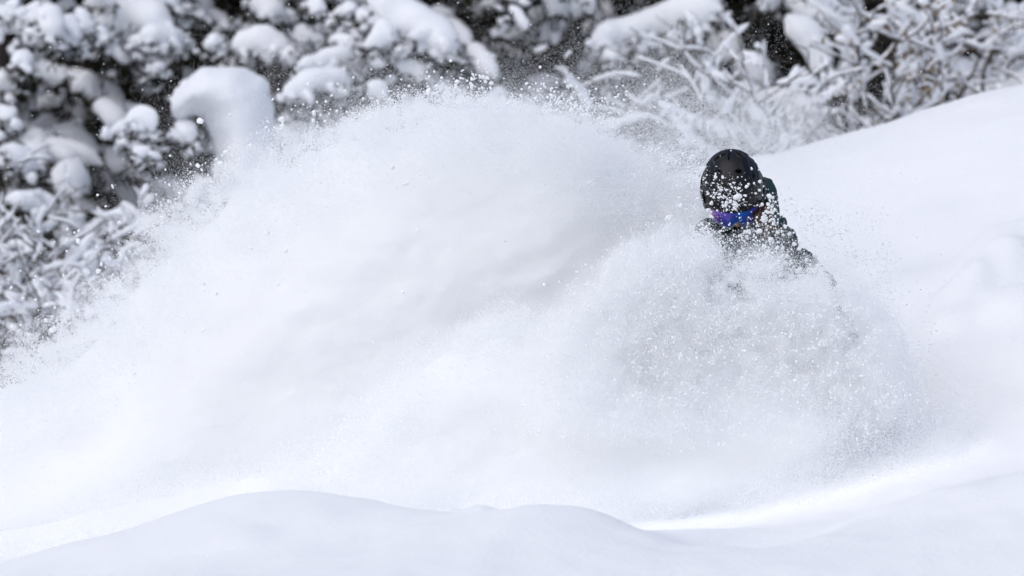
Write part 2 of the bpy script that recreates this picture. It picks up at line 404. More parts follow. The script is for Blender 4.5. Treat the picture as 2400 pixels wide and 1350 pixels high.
# ------------------------------------------------------------------ rounded masses grown from an outline
def poly_sd(x, z, poly):
    """signed distance (inside positive) and nearest-edge parameter to a closed polygon in the x-z plane"""
    x = np.asarray(x, float); z = np.asarray(z, float)
    best = np.full(x.shape, 1e9); inside = np.zeros(x.shape, bool); par = np.zeros(x.shape)
    n = len(poly)
    for i in range(n):
        a = poly[i]; b = poly[(i + 1) % n]; e = b - a
        t_ = np.clip(((x - a[0]) * e[0] + (z - a[1]) * e[1]) / (e @ e), 0, 1)
        d = np.hypot(x - a[0] - t_ * e[0], z - a[1] - t_ * e[1])
        m_ = d < best; best = np.where(m_, d, best); par = np.where(m_, i + t_, par)
        c = ((a[1] > z) != (b[1] > z)) & (x < (b[0] - a[0]) * (z - a[1]) / (b[1] - a[1] + 1e-12) + a[0]); inside ^= c
    return np.where(inside, best, -best), par
def smooth_poly(pts, y, it=3):
    q = np.array([P(a, b, y)[[0, 2]] for a, b in pts])
    for _ in range(it):
        nxt = np.roll(q, -1, 0); q = np.stack([0.75 * q + 0.25 * nxt, 0.25 * q + 0.75 * nxt], 1).reshape(-1, 2)
    return q
def puff(name, poly, yc, T, D, shrink, step, seed, rough, m, parent=None):
    """the dense heart of a plume: inflated from its outline, lumpy like packed powder in flight"""
    lo, hi = poly.min(0), poly.max(0)
    xs = np.arange(lo[0], hi[0], step); zs = np.arange(lo[1], hi[1], step)
    X, Z = np.meshgrid(xs, zs); d, _ = poly_sd(X, Z, poly)
    if callable(shrink): shrink = shrink(X)
    d = d - shrink + 0.05 * fbm(np.stack([X, Z, X * 0], -1) * 5 + seed, 3, seed)
    gz_, gx_ = np.gradient(d, step); gl = gx_ ** 2 + gz_ ** 2 + 1e-6; out_ = (d <= 0) & (d > -1.6 * step)
    mv = np.where(out_, -d / gl, 0); lim = 1.6 * step; X = X + np.clip(mv * gx_, -lim, lim); Z = Z + np.clip(mv * gz_, -lim, lim)
    ins = (d > 0) | out_
    th = T * (1 - 0.35 * sstep(-0.5, 0.9, X) * (yc(0.0) > 0)) * np.sqrt(np.clip(1 - (1 - np.clip(d / D, 0, 1)) ** 2, 0, 1))
    p3 = np.stack([X, X * 0 + seed, Z], -1)
    # streaks thrown up and to the left
    st = np.stack([X * 1.0 + Z * 0.8, X * 0 + seed, (Z - X * 0.55) * 2.6], -1)
    n = 0.10 * fbm(p3 * 1.3, 2, seed) + rough * fbm(st * 2.6, 4, seed + 3, 0.5)
    C = yc(X)
    f_ = C - th - n * sstep(0, 0.12, d); b_ = C + th * 0.8
    nx_, nz_ = len(xs), len(zs)
    V = np.concatenate([np.stack([X, f_, Z], -1).reshape(-1, 3), np.stack([X, b_, Z], -1).reshape(-1, 3)])
    i = (np.arange(nz_ - 1)[:, None] * nx_ + np.arange(nx_ - 1)[None]); ok = (ins[:-1, :-1] & ins[1:, :-1] & ins[:-1, 1:] & ins[1:, 1:])
    i = i[ok]; F = np.stack([i, i + 1, i + nx_ + 1, i + nx_], 1); K = nx_ * nz_
    Q = np.concatenate([F, F[:, ::-1] + K])
    # close the rim
    e = {}
    for q in F.tolist():
        for a, b in zip(q, q[1:] + q[:1]): e[(a, b)] = 1
    R = [(b, a, a + K, b + K) for (a, b) in e if (b, a) not in e]
    Q = np.concatenate([Q, np.array(R)])
    used = np.unique(Q); re = np.zeros(len(V), int); re[used] = np.arange(len(used))
    return obj(name, V[used], re[Q], m, parent)
# --- the dark wood behind
WOOD = [(-4.6,15.0,0),(-2.9,16.2,1),(-1.3,14.6,2),(0.35,16.0,0),(1.7,14.8,1),(3.1,16.6,2),(4.6,15.5,0),(-3.8,18.5,1),(-0.6,18.6,0),(2.4,19,2),(5.6,19,1),(-2.1,15.2,1),(1.0,15.2,2),(3.9,14.4,1)]
WOOD += [(-6.5 + 2.05 * k + 0.8 * math.sin(k * 2.3 + r), 21.5 + 4.2 * r + 0.9 * math.sin(k * 3.7), (k + r) % 3) for r in range(4) for k in range(8 + r)]
def copy_tree(o, loc, rz, k):
    c = o.copy(); COL.objects.link(c); c.location = loc; c.rotation_euler = (0, 0, rz); c.scale = (k, k, k)
    for ch in o.children:
        d = ch.copy(); COL.objects.link(d); d.parent = c
    return c
PROTO = {}
for i, (x, y, kind) in enumerate(WOOD):
    if kind not in PROTO:
        PROTO[kind] = fir('dark_fir', x, y, 8.6, 'tall dark fir lightly dusted with snow in the wood behind', 100 + kind, 'firs of the dark wood behind',
            spread=2.0, whorls=19, per=10, load=0.10, nblade=14, twig=3.4, dusting=0.05)
    else:
        copy_tree(PROTO[kind], (x, y, float(ground(x, y)) - 0.1), i * 1.9, 0.92 + 0.05 * (i % 4))

# --- firs along the edge of the piste, with their loaded branches
fir('snowy_fir', -2.55, 10.2, 4.6, 'fir draped in drooping vertical lobes of snow above the frosted saplings', 1, hy=8.9, spread=1.25, whorls=13, per=7, load=0.95,
    heroes=[([(85,10,35),(75,55,40),(60,80,36)],0,.4),([(110,15,35),(125,70,32),(138,118,22)],-.1,.6),([(160,40,28),(170,105,24)],0,.6),([(45,135,28),(62,152,24)],-.3,.4),
            ([(-10,190,40),(30,203,36)],-.2,.4),([(0,255,42),(15,290,34)],-.4,.4),([(15,352,32),(40,375,42),(80,395,40)],-.6,.5),([(20,470,26),(95,480,34),(125,490,30)],-.8,.4),
            ([(-5,765,30),(28,768,28)],-1.2,.2),([(20,10,30),(45,18,26)],.1,.5),([(185,20,20),(200,70,18)],.3,.6)])
fir('snowy_fir', -1.75, 11.2, 5.2, 'fir with two level snow-capped boughs hung with short snow fringes', 2, hy=9.8, spread=1.4, whorls=13, per=7, load=0.85,
    heroes=[([(208,62,26),(255,50,42),(320,40,52),(395,62,44)],0,.9),([(215,85,24),(250,88,32)],-.15,.8),([(330,85,30),(395,92,36),(420,88,26)],-.1,.9),([(200,10,25),(300,2,28),(420,10,28)],.2,.5),
            ([(482,104,26),(522,108,30)],-.1,.4),([(548,108,34),(615,101,40),(680,112,34)],-.1,.8),([(700,72,26),(728,90,22)],.2,.6),([(590,8,22),(645,22,30),(620,40,20)],.2,.7),
            ([(362,152,20),(375,172,24)],-.4,.4),([(318,135,18),(300,160,16)],.6,.3),([(420,30,22),(480,45,20)],.3,.3),([(520,60,16),(570,55,18)],.6,.3),([(650,60,18),(690,40,20)],.5,.3)])
dome_fir = fir('buried_fir', -1.28, 8.9, 1.2, 'small young fir buried under one big smooth arched dome of snow', 3, hy=8.2, spread=0.45, whorls=6, per=6, load=0.6,
    heroes=[([(430,215,24),(470,205,30)],-.05,.4),([(430,290,28),(445,330,22)],-.2,.5)])
fir('buried_fir', -1.85, 8.7, 1.1, 'small round snow ball of a buried fir among the frosted saplings', 4, hy=8.0, spread=0.4, whorls=6, per=6, load=0.6,
    heroes=[([(318,282,44),(340,300,52)],0,.5),([(345,350,30),(330,375,26)],-.1,.6)])
fir('snowy_fir', -0.55, 10.4, 5.0, 'fir with a long diagonal arm of smooth snow pointing at the dark wood', 5, hy=9.0, spread=1.3, whorls=13, per=7, load=0.8,
    heroes=[([(870,5,42),(950,40,54),(1025,88,50),(1058,118,36)],0,.25),([(872,25,34),(852,58,26)],.1,.6),([(862,112,24),(900,88,36),(932,96,22)],-.1,.5),([(702,158,20),(760,140,28),(832,128,26)],0,.3),
            ([(668,228,26),(728,196,36),(815,186,32)],-.2,.3),([(928,150,18),(990,172,28),(1052,206,22)],.1,.5),([(862,200,26),(902,222,32)],-.3,.5),([(775,92,18),(830,105,22)],.2,.4),
            ([(790,40,24),(830,20,26)],.3,.5),([(720,10,22),(760,25,20)],.4,.5),([(860,160,16),(840,190,18)],.05,.5),([(1055,140,16),(1060,160,12)],0,.3)])
fir('snowy_fir', 0.25, 13.2, 6.0, 'shadowed fir with thin grey snow on its boughs behind the plume crest', 6, hy=12.2, spread=1.5, whorls=14, per=8, load=0.25, twig=1.8, dusting=0.2,
    heroes=[([(1130,86,16),(1200,96,24),(1310,66,18)],0,.7),([(1160,112,22),(1250,118,26),(1180,140,12)],-.1,.9),([(1010,28,24),(1062,50,24)],.1,.7),([(1245,215,34),(1330,208,34)],-.3,.4),
            ([(1378,196,44),(1400,235,44)],-.4,.5),([(1100,20,14),(1180,10,16)],.3,.7)])
fir('snowy_fir', 0.95, 11.2, 5.4, 'fir whose broad rising snow bough shelters a dark hollow beside the shrubs', 7, hy=10.0, spread=1.3, whorls=12, per=7, load=0.5, dusting=0.18, twig=1.5,
    heroes=[([(1392,98,28),(1440,82,36),(1530,55,42),(1620,32,46),(1685,22,36)],0,.8),([(1418,132,24),(1455,142,20)],-.1,.8),([(1500,92,20),(1530,110,18)],-.1,1.),([(1478,160,16),(1440,190,20)],0,.6),
            ([(1502,215,8),(1560,252,13),(1630,288,20),(1700,312,24)],-1.2,.2),([(1600,5,22),(1690,-5,28)],.3,.4)])
slab_fir = fir('snowy_fir', 1.9, 11.6, 4.6, 'fir with a hanging pale slab of snow between the two frosted shrubs', 8, hy=10.3, spread=1.2, whorls=12, per=7, load=0.4, dusting=0.12, twig=1.5,
    heroes=[([(1880,250,46),(1915,310,62)],.6,.2),([(2040,255,48),(2052,300,50)],.5,.3),([(1780,10,30),(1830,5,30)],.2,.5)])
fir('snowy_fir', 3.0, 12.6, 4.2, 'pale fir thick with snow where the slope runs up to the right', 9, hy=11.3, spread=1.2, whorls=12, per=7, load=1.0,
    heroes=[([(2340,50,50),(2400,110,56)],0,.3),([(2280,10,34),(2330,5,36)],.2,.4)])

dome_o = smooth_poly([(398,262),(415,205),(470,165),(540,152),(600,172),(640,225),(650,300),(648,380),(650,470),(500,470),(494,350),(488,285),(455,262),(425,285)], 8.15, 2)
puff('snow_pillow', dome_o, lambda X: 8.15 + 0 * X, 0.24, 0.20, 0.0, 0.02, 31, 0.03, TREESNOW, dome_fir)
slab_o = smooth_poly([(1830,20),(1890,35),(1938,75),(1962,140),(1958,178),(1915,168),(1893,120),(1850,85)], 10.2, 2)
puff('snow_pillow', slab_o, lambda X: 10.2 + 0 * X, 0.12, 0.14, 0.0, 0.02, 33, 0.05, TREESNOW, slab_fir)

# --- frosted shrubs to the right
shrub('snowy_shrub', 1740, 7.6, 330, 1.15, 'frosted shrub with winding snow-coated twigs directly behind the helmet', 21, stems=5, spread=0.4, twigs=10, snow_r=0.0115, cover=0.72, arch=0.1)
shrub('snowy_shrub', 1830, 7.9, 340, 0.75, 'low frosted shrub beside the one behind the helmet', 22, stems=4, spread=0.5, twigs=4, snow_r=0.0115, cover=0.72, arch=0.1)
shrub('snowy_shrub', 2080, 8.2, 270, 1.0, 'broad frosted shrub with tan dead leaves on the shoulder of the slope', 23, stems=5, spread=0.5, twigs=10, snow_r=0.0115, cover=0.72, leaves=2, arch=0.08)
shrub('snowy_shrub', 2190, 8.6, 240, 0.95, 'upright frosted shrub next to the one with tan leaves', 24, stems=5, spread=0.45, twigs=10, snow_r=0.012, cover=0.72, leaves=1, arch=0.06)
shrub('snowy_shrub', 2290, 9.0, 215, 0.7, 'small frosted shrub at the upper end of the shrub row', 25, stems=4, spread=0.5, twigs=9, snow_r=0.012, cover=0.72, arch=0.06)
shrub('snowy_shrub', 1985, 8.4, 300, 0.85, 'frosted shrub leaning over the mist on the near end of the slope shoulder', 26, stems=4, spread=0.5, twigs=9, snow_r=0.0115, cover=0.72, arch=0.2, lean=-0.25)
# --- frosted saplings to the left
SAP = [(40,7.6,760,1.45),(120,7.2,800,1.35),(205,7.9,690,1.30),(265,7.4,640,1.25),(330,8.1,600,1.1),(390,7.5,560,0.85),(450,8.0,500,0.95),(-40,7.9,700,1.5),(60,6.9,880,0.95),(150,7.0,860,0.85),(-20,7.1,880,1.0),(235,6.8,760,0.75)]
for i, (px, y, pyb, h) in enumerate(SAP):
    shrub('frosted_sapling', px, y, pyb, h, 'thin bare sapling furred with snow at the foot of the laden firs', 80 + i, stems=6, spread=0.5, twigs=8, snow_r=0.0125, cover=0.62, arch=0.08, group='frosted saplings left of the powder cloud', cat='sapling')

# ------------------------------------------------------------------ the rider
BLACK = mat('matte_black_shell', (0.006, 0.006, 0.008), 0.42, spec=0.28, bump=0.06, bscale=500)
RUBBER = mat('black_rubber', (0.008, 0.008, 0.009), 0.7, spec=0.3)
VENTIN = mat('vent_foam', (0.003, 0.003, 0.003), 0.95, spec=0.1)
GREYTRIM = mat('grey_trim', (0.16, 0.18, 0.22), 0.35, spec=0.5)
SKIN = mat('wind_flushed_skin', (0.50, 0.22, 0.15), 0.5, spec=0.4, col2=(0.56, 0.28, 0.20), nscale=25)
HAIR = mat('brown_hair', (0.085, 0.042, 0.022), 0.55, spec=0.4, col2=(0.15, 0.075, 0.035), nscale=40)
JACKET = mat('dark_green_shell', (0.010, 0.021, 0.023), 0.6, spec=0.35, col2=(0.014, 0.034, 0.036), nscale=6, bump=0.25, bscale=220)
HOODMAT = mat('green_hood', (0.010, 0.032, 0.032), 0.6, spec=0.3, col2=(0.016, 0.045, 0.044), nscale=8, bump=0.25, bscale=220)
PANTS = mat('charcoal_trousers', (0.03, 0.033, 0.036), 0.75, spec=0.3, bump=0.3, bscale=200)
GLOVE = mat('black_gloves', (0.014, 0.014, 0.016), 0.6, spec=0.35, bump=0.3, bscale=150)
BOARDTOP = mat('teal_board', (0.05, 0.16, 0.17), 0.35, spec=0.5, col2=(0.03, 0.09, 0.11), nscale=5)
def lens_material():
    m = bpy.data.materials.new('mirrored_lens'); m.use_nodes = True; nt = m.node_tree; b = nt.nodes['Principled BSDF']
    tc = nt.nodes.new('ShaderNodeTexCoord'); nz = nt.nodes.new('ShaderNodeTexNoise'); nz.inputs['Scale'].default_value = 26; nz.inputs['Detail'].default_value = 3
    nt.links.new(tc.outputs['Object'], nz.inputs['Vector'])
    at_ = nt.nodes.new('ShaderNodeAttribute'); at_.attribute_name = 'across'
    ad = nt.nodes.new('ShaderNodeMath'); ad.operation = 'MULTIPLY_ADD'; ad.inputs[1].default_value = 0.45; nt.links.new(nz.outputs['Fac'], ad.inputs[0]); nt.links.new(at_.outputs['Fac'], ad.inputs[2])
    rp = nt.nodes.new('ShaderNodeValToRGB'); cr = rp.color_ramp
    cols = [(0.0, (0.40, 0.14, 0.50)), (0.26, (0.28, 0.14, 0.75)), (0.48, (0.03, 0.19, 0.85)), (0.66, (0.05, 0.22, 0.92)), (0.84, (0.24, 0.13, 0.90)), (1.0, (0.60, 0.20, 0.95))]
    cr.elements[0].position, cr.elements[0].color = cols[0][0], (*cols[0][1], 1)
    cr.elements[1].position, cr.elements[1].color = cols[-1][0], (*cols[-1][1], 1)
    for p_, c_ in cols[1:-1]: e = cr.elements.new(p_); e.color = (*c_, 1)
    sub = nt.nodes.new('ShaderNodeMath'); sub.operation = 'SUBTRACT'; sub.inputs[1].default_value = 0.22
    nt.links.new(ad.outputs[0], sub.inputs[0]); nt.links.new(sub.outputs[0], rp.inputs['Fac'])
    nt.links.new(rp.outputs['Color'], b.inputs['Base Color'])
    b.inputs['Metallic'].default_value = 0.55; b.inputs['Roughness'].default_value = 0.22; b.inputs['Coat Weight'].default_value = 0.15
    return m
LENS = lens_material()

base = P(1750, 1075, 0.0)
person = thing('person', base, 'person in black helmet and mirrored goggles crouched chest deep in the powder', 'person')
HC = P(1717, 438, 0.0)                                           # centre of the head
PITCH, ROLL, YAW = math.radians(45.5), math.radians(-6), math.radians(2)
HR = np.array((Matrix.Rotation(ROLL, 3, 'Y') @ Matrix.Rotation(YAW, 3, 'Z') @ Matrix.Rotation(PITCH, 3, 'X')))
def HW(p): return np.asarray(p, float) @ HR.T + HC               # head space (face to -Y, crown to +Z) -> world
AX, AY, AZ = 0.111, 0.137, 0.128
def shell(phi, z, k=0.0):
    """a point of the helmet dome at azimuth phi (0 = face) and height z, k metres proud of it"""
    cz = np.clip(z / AZ, -0.999, 0.9999); rr = np.sqrt(1 - np.abs(cz) ** 2.15)
    rr = np.where(z < 0, 1 - 0.10 * (z / AZ) ** 2, rr)            # nearly straight sides under the widest line
    p = np.stack([AX * rr * np.sin(phi), -AY * rr * np.cos(phi), z + 0 * phi], -1)
    n = np.stack([p[..., 0] / AX ** 2, p[..., 1] / AY ** 2, np.where(z > 0, p[..., 2], 0) / AZ ** 2], -1)
    n /= np.linalg.norm(n, axis=-1)[..., None]
    return p + n * np.asarray(k)[..., None], n
def find_on_shell(px, py):
    """the dome point that lies at a photograph position on the rider's plane"""
    w = P(px, py, 0)
    ph = np.linspace(-math.pi, math.pi, 361)[:, None]; zz = np.linspace(-0.02, 0.1279, 240)[None]
    p, n = shell(ph + 0 * zz, zz + 0 * ph); q = HW(p); nw = n @ HR.T
    d = (q[..., 0] - w[0]) ** 2 + (q[..., 2] - w[2]) ** 2 + np.where(nw[..., 1] < 0.05, 0, 9)
    i = np.unravel_index(np.argmin(d), d.shape); return p[i], n[i]
def head_dir(dx, dz):                                            # picture-plane direction -> head space
    return np.array([dx, 0, dz]) @ HR
VENTS = [(1686, 367, .024, .0085, 60), (1735, 364, .022, .0090, -74), (1772, 377, .017, .0065, -58), (1653, 380, .015, .005, 62), (1656, 406, .012, .0055, 85), (1681, 404, .008, .010, 88), (1729, 402, .008, .010, -88), (1766, 413, .010, .006, -70)]
vent_f = []
for vx, vy, L_, W_, ang in VENTS:
    L_ *= 1.2; W_ *= 1.25; c, n = find_on_shell(vx, vy); d = head_dir(math.cos(math.radians(ang)), math.sin(math.radians(ang)))
    u = d - n * d.dot(n); u /= np.linalg.norm(u); vent_f.append((c, n, u, np.cross(n, u), L_, W_))
slot_a, _ = find_on_shell(1712, 349); slot_b, _ = find_on_shell(1704, 376)
NP_, NZ_ = 400, 190
phi = np.linspace(-math.pi, math.pi, NP_, endpoint=False)
af = np.abs(phi)
rim = np.interp(af, np.radians([0, 30, 50, 62, 74, 90, 130, 150, 180]), [0.020, 0.016, 0.004, -0.018, -0.058, -0.072, -0.070, -0.064, -0.062])
tt = np.linspace(0, 1, NZ_) ** 0.9
ZZ = rim[None] + (AZ * 0.99995 - rim[None]) * np.sin(tt * math.pi / 2)[:, None]
PH = np.tile(phi, (NZ_, 1))
p0, n0 = shell(PH, ZZ)
disp = np.zeros_like(ZZ)
gz = np.abs(p0[..., 0]) - (0.070 + 0.20 * np.maximum(0, p0[..., 2] - 0.06) * -1)     # styling step along each side
disp -= 0.0035 * sstep(-0.002, 0.004, gz)
disp -= 0.0022 * np.exp(-((np.abs(p0[..., 0]) - 0.089) / 0.0022) ** 2) * sstep(0.0, 0.03, p0[..., 2])
disp += 0.0022 * np.exp(-((np.abs(p0[..., 0]) - 0.040) / 0.010) ** 2) * sstep(-0.10, -0.02, -p0[..., 1] - 0.05)
drim = (ZZ - rim[None])
disp += 0.0030 * np.exp(-(drim / 0.006) ** 2)                                      # rolled edge
for c, n, u, w, L_, W_ in vent_f:
    r = p0 - c; a = (r @ u) / L_; b = (r @ w) / W_; near = np.abs(r @ n) < 0.02
    q = np.abs(b) / np.maximum(1 - np.abs(a) ** 1.8, 1e-3); q = np.where(np.abs(a) < 1, q, 9)
    disp -= np.where(near, 0.013 * (1 - sstep(0.6, 1.0, q)), 0)
    disp += np.where(near, 0.0028 * np.exp(-((q - 1.25) / 0.22) ** 2), 0)
sd = slot_b - slot_a; sl = np.linalg.norm(sd); sd /= sl; r = p0 - slot_a; a = r @ sd
zig = 0.0022 * np.sign(np.sin(a / sl * 6.28)); dist = np.linalg.norm(r - a[..., None] * sd, axis=-1)
lat = np.cross(sd, n0); latd = np.einsum('ijk,ijk->ij', r, lat / (np.linalg.norm(lat, axis=-1)[..., None] + 1e-9)) - zig
disp -= np.where((a > -0.004) & (a < sl) & (dist < 0.02), 0.006 * np.exp(-(latd / 0.0022) ** 2), 0)
hv = p0 + n0 * disp[..., None]
# inner lip so that the shell has thickness
lip = [hv[0] - n0[0] * 0.004 + [0, 0, -0.001], hv[0] - n0[0] * 0.014 + [0, 0, 0.004]]
allv = np.concatenate([np.stack(lip[::-1]), hv]); 
helmet = obj('helmet', HW(allv.reshape(-1, 3)), quads(NZ_ + 2, NP_), BLACK, person)
tag(helmet, 'matte black ski helmet with leaf shaped vents, flecked with snow')
for c, n, u, w, L_, W_ in vent_f:                                 # dark foam in the bottom of each vent
    m_ = 12; rows = []
    for a in np.linspace(-0.92, 0.92, m_):
        ww = W_ * 0.75 * (1 - abs(a) ** 1.8)
        for b in (-1, 0, 1):
            q = c + u * a * L_ + w * b * ww
            k = (q[0] / AX) ** 2 + (q[1] / AY) ** 2 + (q[2] / AZ) ** 2
            rows.append(q / math.sqrt(k) - n * 0.0115)
    f = [(i * 3 + j, i * 3 + j + 1, i * 3 + j + 4, i * 3 + j + 3) for i in range(m_ - 1) for j in (0, 1)]
    obj('vent', HW(rows), f, VENTIN, helmet)
def band(name, ph0, ph1, zf, wid, k0, k1, m, parent, n=48):
    """a raised strip following the dome between two azimuths"""
    a = np.linspace(ph0, ph1, n); z = np.array([zf(q) for q in a]); v = []
    for dz, kk in ((-wid, k0), (-wid, k1), (wid, k1), (wid, k0)):
        p, _ = shell(a, z + dz, np.full(n, kk)); v.append(p)
    v = np.stack(v, 1); q = quads(n, 4)
    return obj(name, HW(v.reshape(-1, 3)), np.concatenate([q, [[0, 1, 2, 3]], [[n * 4 - 1, n * 4 - 2, n * 4 - 3, n * 4 - 4]]]), m, parent, False)
band('brim', math.radians(-60), math.radians(60), lambda q: np.interp(abs(q), np.radians([0, 30, 50, 62]), [0.019, 0.015, 0.004, -0.016]), 0.004, -0.004, 0.010, RUBBER, helmet)
band('emblem', math.radians(5), math.radians(17), lambda q: 0.040 + 0.006 * math.degrees(q) / 17, 0.0022, 0.0, 0.0032, GREYTRIM, helmet, 16)
band('side_trim', math.radians(68), math.radians(112), lambda q: -0.030 + 0.02 * math.sin((math.degrees(q) - 68) / 44 * 3.1), 0.003, 0.0, 0.0045, GREYTRIM, helmet, 30)
band('side_trim', math.radians(-112), math.radians(-68), lambda q: -0.030 + 0.02 * math.sin((-math.degrees(q) - 68) / 44 * 3.1), 0.003, 0.0, 0.0045, GREYTRIM, helmet, 30)

# goggles: a wrapped mirror lens, a frame round it and a strap over the helmet
goggles = obj('goggles', *(lambda: (HW(np.concatenate([[0.099 * np.sin(a) * r_, -0.128 * np.cos(a) * r_ - 0.004, z_] for a in np.linspace(-1.04, 1.04, 41) for r_, z_ in ((0.98, 0.020), (1.005, 0.014), (0.98, 0.008), (0.93, 0.014))]).reshape(-1, 3)), quads(41, 4)))(), RUBBER, person)
tag(goggles, 'black framed goggles with a blue and purple mirrored lens')
A_ = np.linspace(-1.02, 1.02, 61); V_ = np.linspace(0, 1, 14)
def lens_low(a): return -0.074 + 0.030 * math.exp(-(a / 0.17) ** 2) + 0.016 * abs(a / 1.02) ** 3
lv = []; ac = []
for v_ in V_:
    for a in A_:
        z = 0.016 * (1 - v_) + lens_low(a) * v_
        bul = 1.00 + 0.035 * math.sin(math.pi * v_)
        lv.append((0.099 * math.sin(a) * bul, -0.128 * math.cos(a) * bul - 0.006 + 0.003 * v_, z)); ac.append((a + 1.02) / 2.04)
lens = obj('lens', HW(lv), np.array([(i * 61 + j, i * 61 + j + 1, (i + 1) * 61 + j + 1, (i + 1) * 61 + j) for i in range(13) for j in range(60)]), LENS, goggles)
at_ = lens.data.attributes.new('across', 'FLOAT', 'POINT'); at_.data.foreach_set('value', np.array(ac, dtype=np.float32))
fr = np.array([(0.099 * math.sin(a) * 0.995, -0.128 * math.cos(a) * 0.995 - 0.002, lens_low(a) - 0.003) for a in A_])
obj('frame', *(lambda t_: (HW(t_[0]), t_[1]))(tube(fr, np.full(61, 0.0050), 8)), GREYTRIM, goggles)
for sgn in (-1, 1):
    a = np.linspace(1.28, 2.4, 30) * sgn; v = []
    for dz in (-0.016, 0.016):
        for k_ in (0.002, 0.006):
            p, _ = shell(a, np.interp(np.abs(a), [1.28, 1.5, 2.4], [-0.016, -0.010, 0.0]) + dz, np.full(30, k_ - 0.004)); v.append(p)
    v = np.stack([v[0], v[1], v[3], v[2]], 1)
    obj('strap', HW(v.reshape(-1, 3)), quads(30, 4), RUBBER, goggles)

# the body: one skin from head to feet, grown from tapered limbs and fused
def limb(mb, pts, rad, sides=14, n=None):
    pts = np.asarray(pts, float)
    if len(pts) == 2: pts = np.array([pts[0], (pts[0] + pts[1]) / 2, pts[1]]); rad = [rad[0], (rad[0] + rad[1]) / 2, rad[1]]
    c, r, L = resample(pts, rad, n or max(8, int(L_of(pts) / 0.03) + 4))
    cap = np.linspace(0, L, len(c)); e = np.sqrt(np.clip(1 - (1 - np.minimum(cap / r[0], 1)) ** 2, 0, 1)); e2 = np.sqrt(np.clip(1 - (1 - np.minimum((L - cap) / r[-1], 1)) ** 2, 0, 1))
    v, f = tube(c, r * np.maximum(np.minimum(e, e2), 0.02), sides); m = len(v)
    v = np.concatenate([v, [c[0], c[-1]]])
    caps = [(i, m, (i + 1) % sides, (i + 1) % sides) for i in range(sides)] + [(m - sides + i, m - sides + (i + 1) % sides, m + 1, m + 1) for i in range(sides)]
    mb.append((v, [tuple(q) for q in f.tolist()] + [(a, c_, b) for a, b, c_, _ in caps[:sides]] + [(a, b, c_) for a, b, c_, _ in caps[sides:]]))
def fuse(name, parts, m, parent, voxel, smooth_it=6, noise=0.0, nsc=18.0, seed=0):
    vs_, fs_, n = [], [], 0
    for v, f in parts:
        vs_.append(v); fs_ += [tuple(i + n for i in q) for q in f]; n += len(v)
    o = obj(name, np.concatenate(vs_), fs_, m, parent)
    r = o.modifiers.new('fuse', 'REMESH'); r.mode = 'VOXEL'; r.voxel_size = voxel; r.use_smooth_shade = True
    s_ = o.modifiers.new('soften', 'SMOOTH'); s_.factor = 0.5; s_.iterations = smooth_it
    if noise:
        t_ = bpy.data.textures.new(name + '_folds', 'CLOUDS'); t_.noise_scale = 1.0 / nsc; t_.noise_depth = 3
        d = o.modifiers.new('folds', 'DISPLACE'); d.texture = t_; d.texture_coords = 'LOCAL'; d.strength = noise; d.mid_level = 0.5
    return o
NECK = P(1745, 530, 0.10); CHEST = P(1750, 640, 0.10); BELLY = P(1755, 760, 0.14); HIP = P(1750, 850, 0.22)
SH = {-1: P(1632, 612, 0.06), 1: P(1850, 618, 0.08)}
EL = {-1: P(1552, 718, 0.10), 1: P(1940, 720, 0.02)}
WR = {-1: P(1490, 790, 0.14), 1: P(1978, 788, -0.18)}
HP = {-1: P(1690, 860, 0.22), 1: P(1805, 850, 0.22)}
KN = {-1: P(1700, 850, -0.22), 1: P(1880, 868, -0.06)}
AN = {-1: P(1690, 1035, -0.20), 1: P(1890, 985, 0.22)}
TOE = {-1: P(1700, 1070, -0.36), 1: P(1905, 1015, 0.05)}
parts = []
uvh = []                                                           # head: an egg with brow, nose, cheeks, mouth and chin
hn, hm = 60, 48
for i in range(hn):
    th = math.pi * i / (hn - 1)
    for k in range(hm):
        ph_ = 2 * math.pi * k / hm
        x, y_, z = 0.077 * math.sin(th) * math.sin(ph_), -0.098 * math.sin(th) * math.cos(ph_), 0.118 * math.cos(th)
        if z < 0: x *= 1 - 0.30 * (z / 0.118) ** 2; y_ *= 1 - 0.10 * (z / 0.118) ** 2
        front = max(0, math.cos(ph_))
        g = lambda cx, cz, sx, sz: math.exp(-((x - cx) / sx) ** 2 - ((z - cz) / sz) ** 2) * front
        y_ -= 0.026 * g(0, -0.038, 0.013, 0.020) + 0.012 * g(0, -0.012, 0.010, 0.028) - 0.010 * (g(0.032, 0.0, 0.016, 0.012) + g(-0.032, 0.0, 0.016, 0.012))
        y_ -= 0.007 * (g(0, -0.066, 0.022, 0.005) + g(0, -0.078, 0.019, 0.006)) - 0.004 * g(0, -0.072, 0.024, 0.0025) + 0.010 * g(0, -0.103, 0.022, 0.014)
        uvh.append((x, y_, z))
parts.append((HW(np.array(uvh) + [0, -0.016, -0.030]), [tuple(q) for q in quads(hn, hm).tolist()]))
for sgn in (-1, 1):
    parts.append((HW(np.array(uvh) * [0.16, 0.22, 0.27] + [0.080 * sgn, 0.02, -0.02]), [tuple(q) for q in quads(hn, hm).tolist()]))
limb(parts, [HW((0, 0.045, -0.06)), HW((0, 0.065, -0.13)), NECK + [0, 0.04, -0.02]], [0.056, 0.054, 0.062])
limb(parts, [NECK + [0, .03, -.03], CHEST, BELLY, HIP], [0.075, 0.135, 0.125, 0.135])
limb(parts, [SH[-1], CHEST + [0, 0, .05], SH[1]], [0.060, 0.085, 0.060])
FING = {}
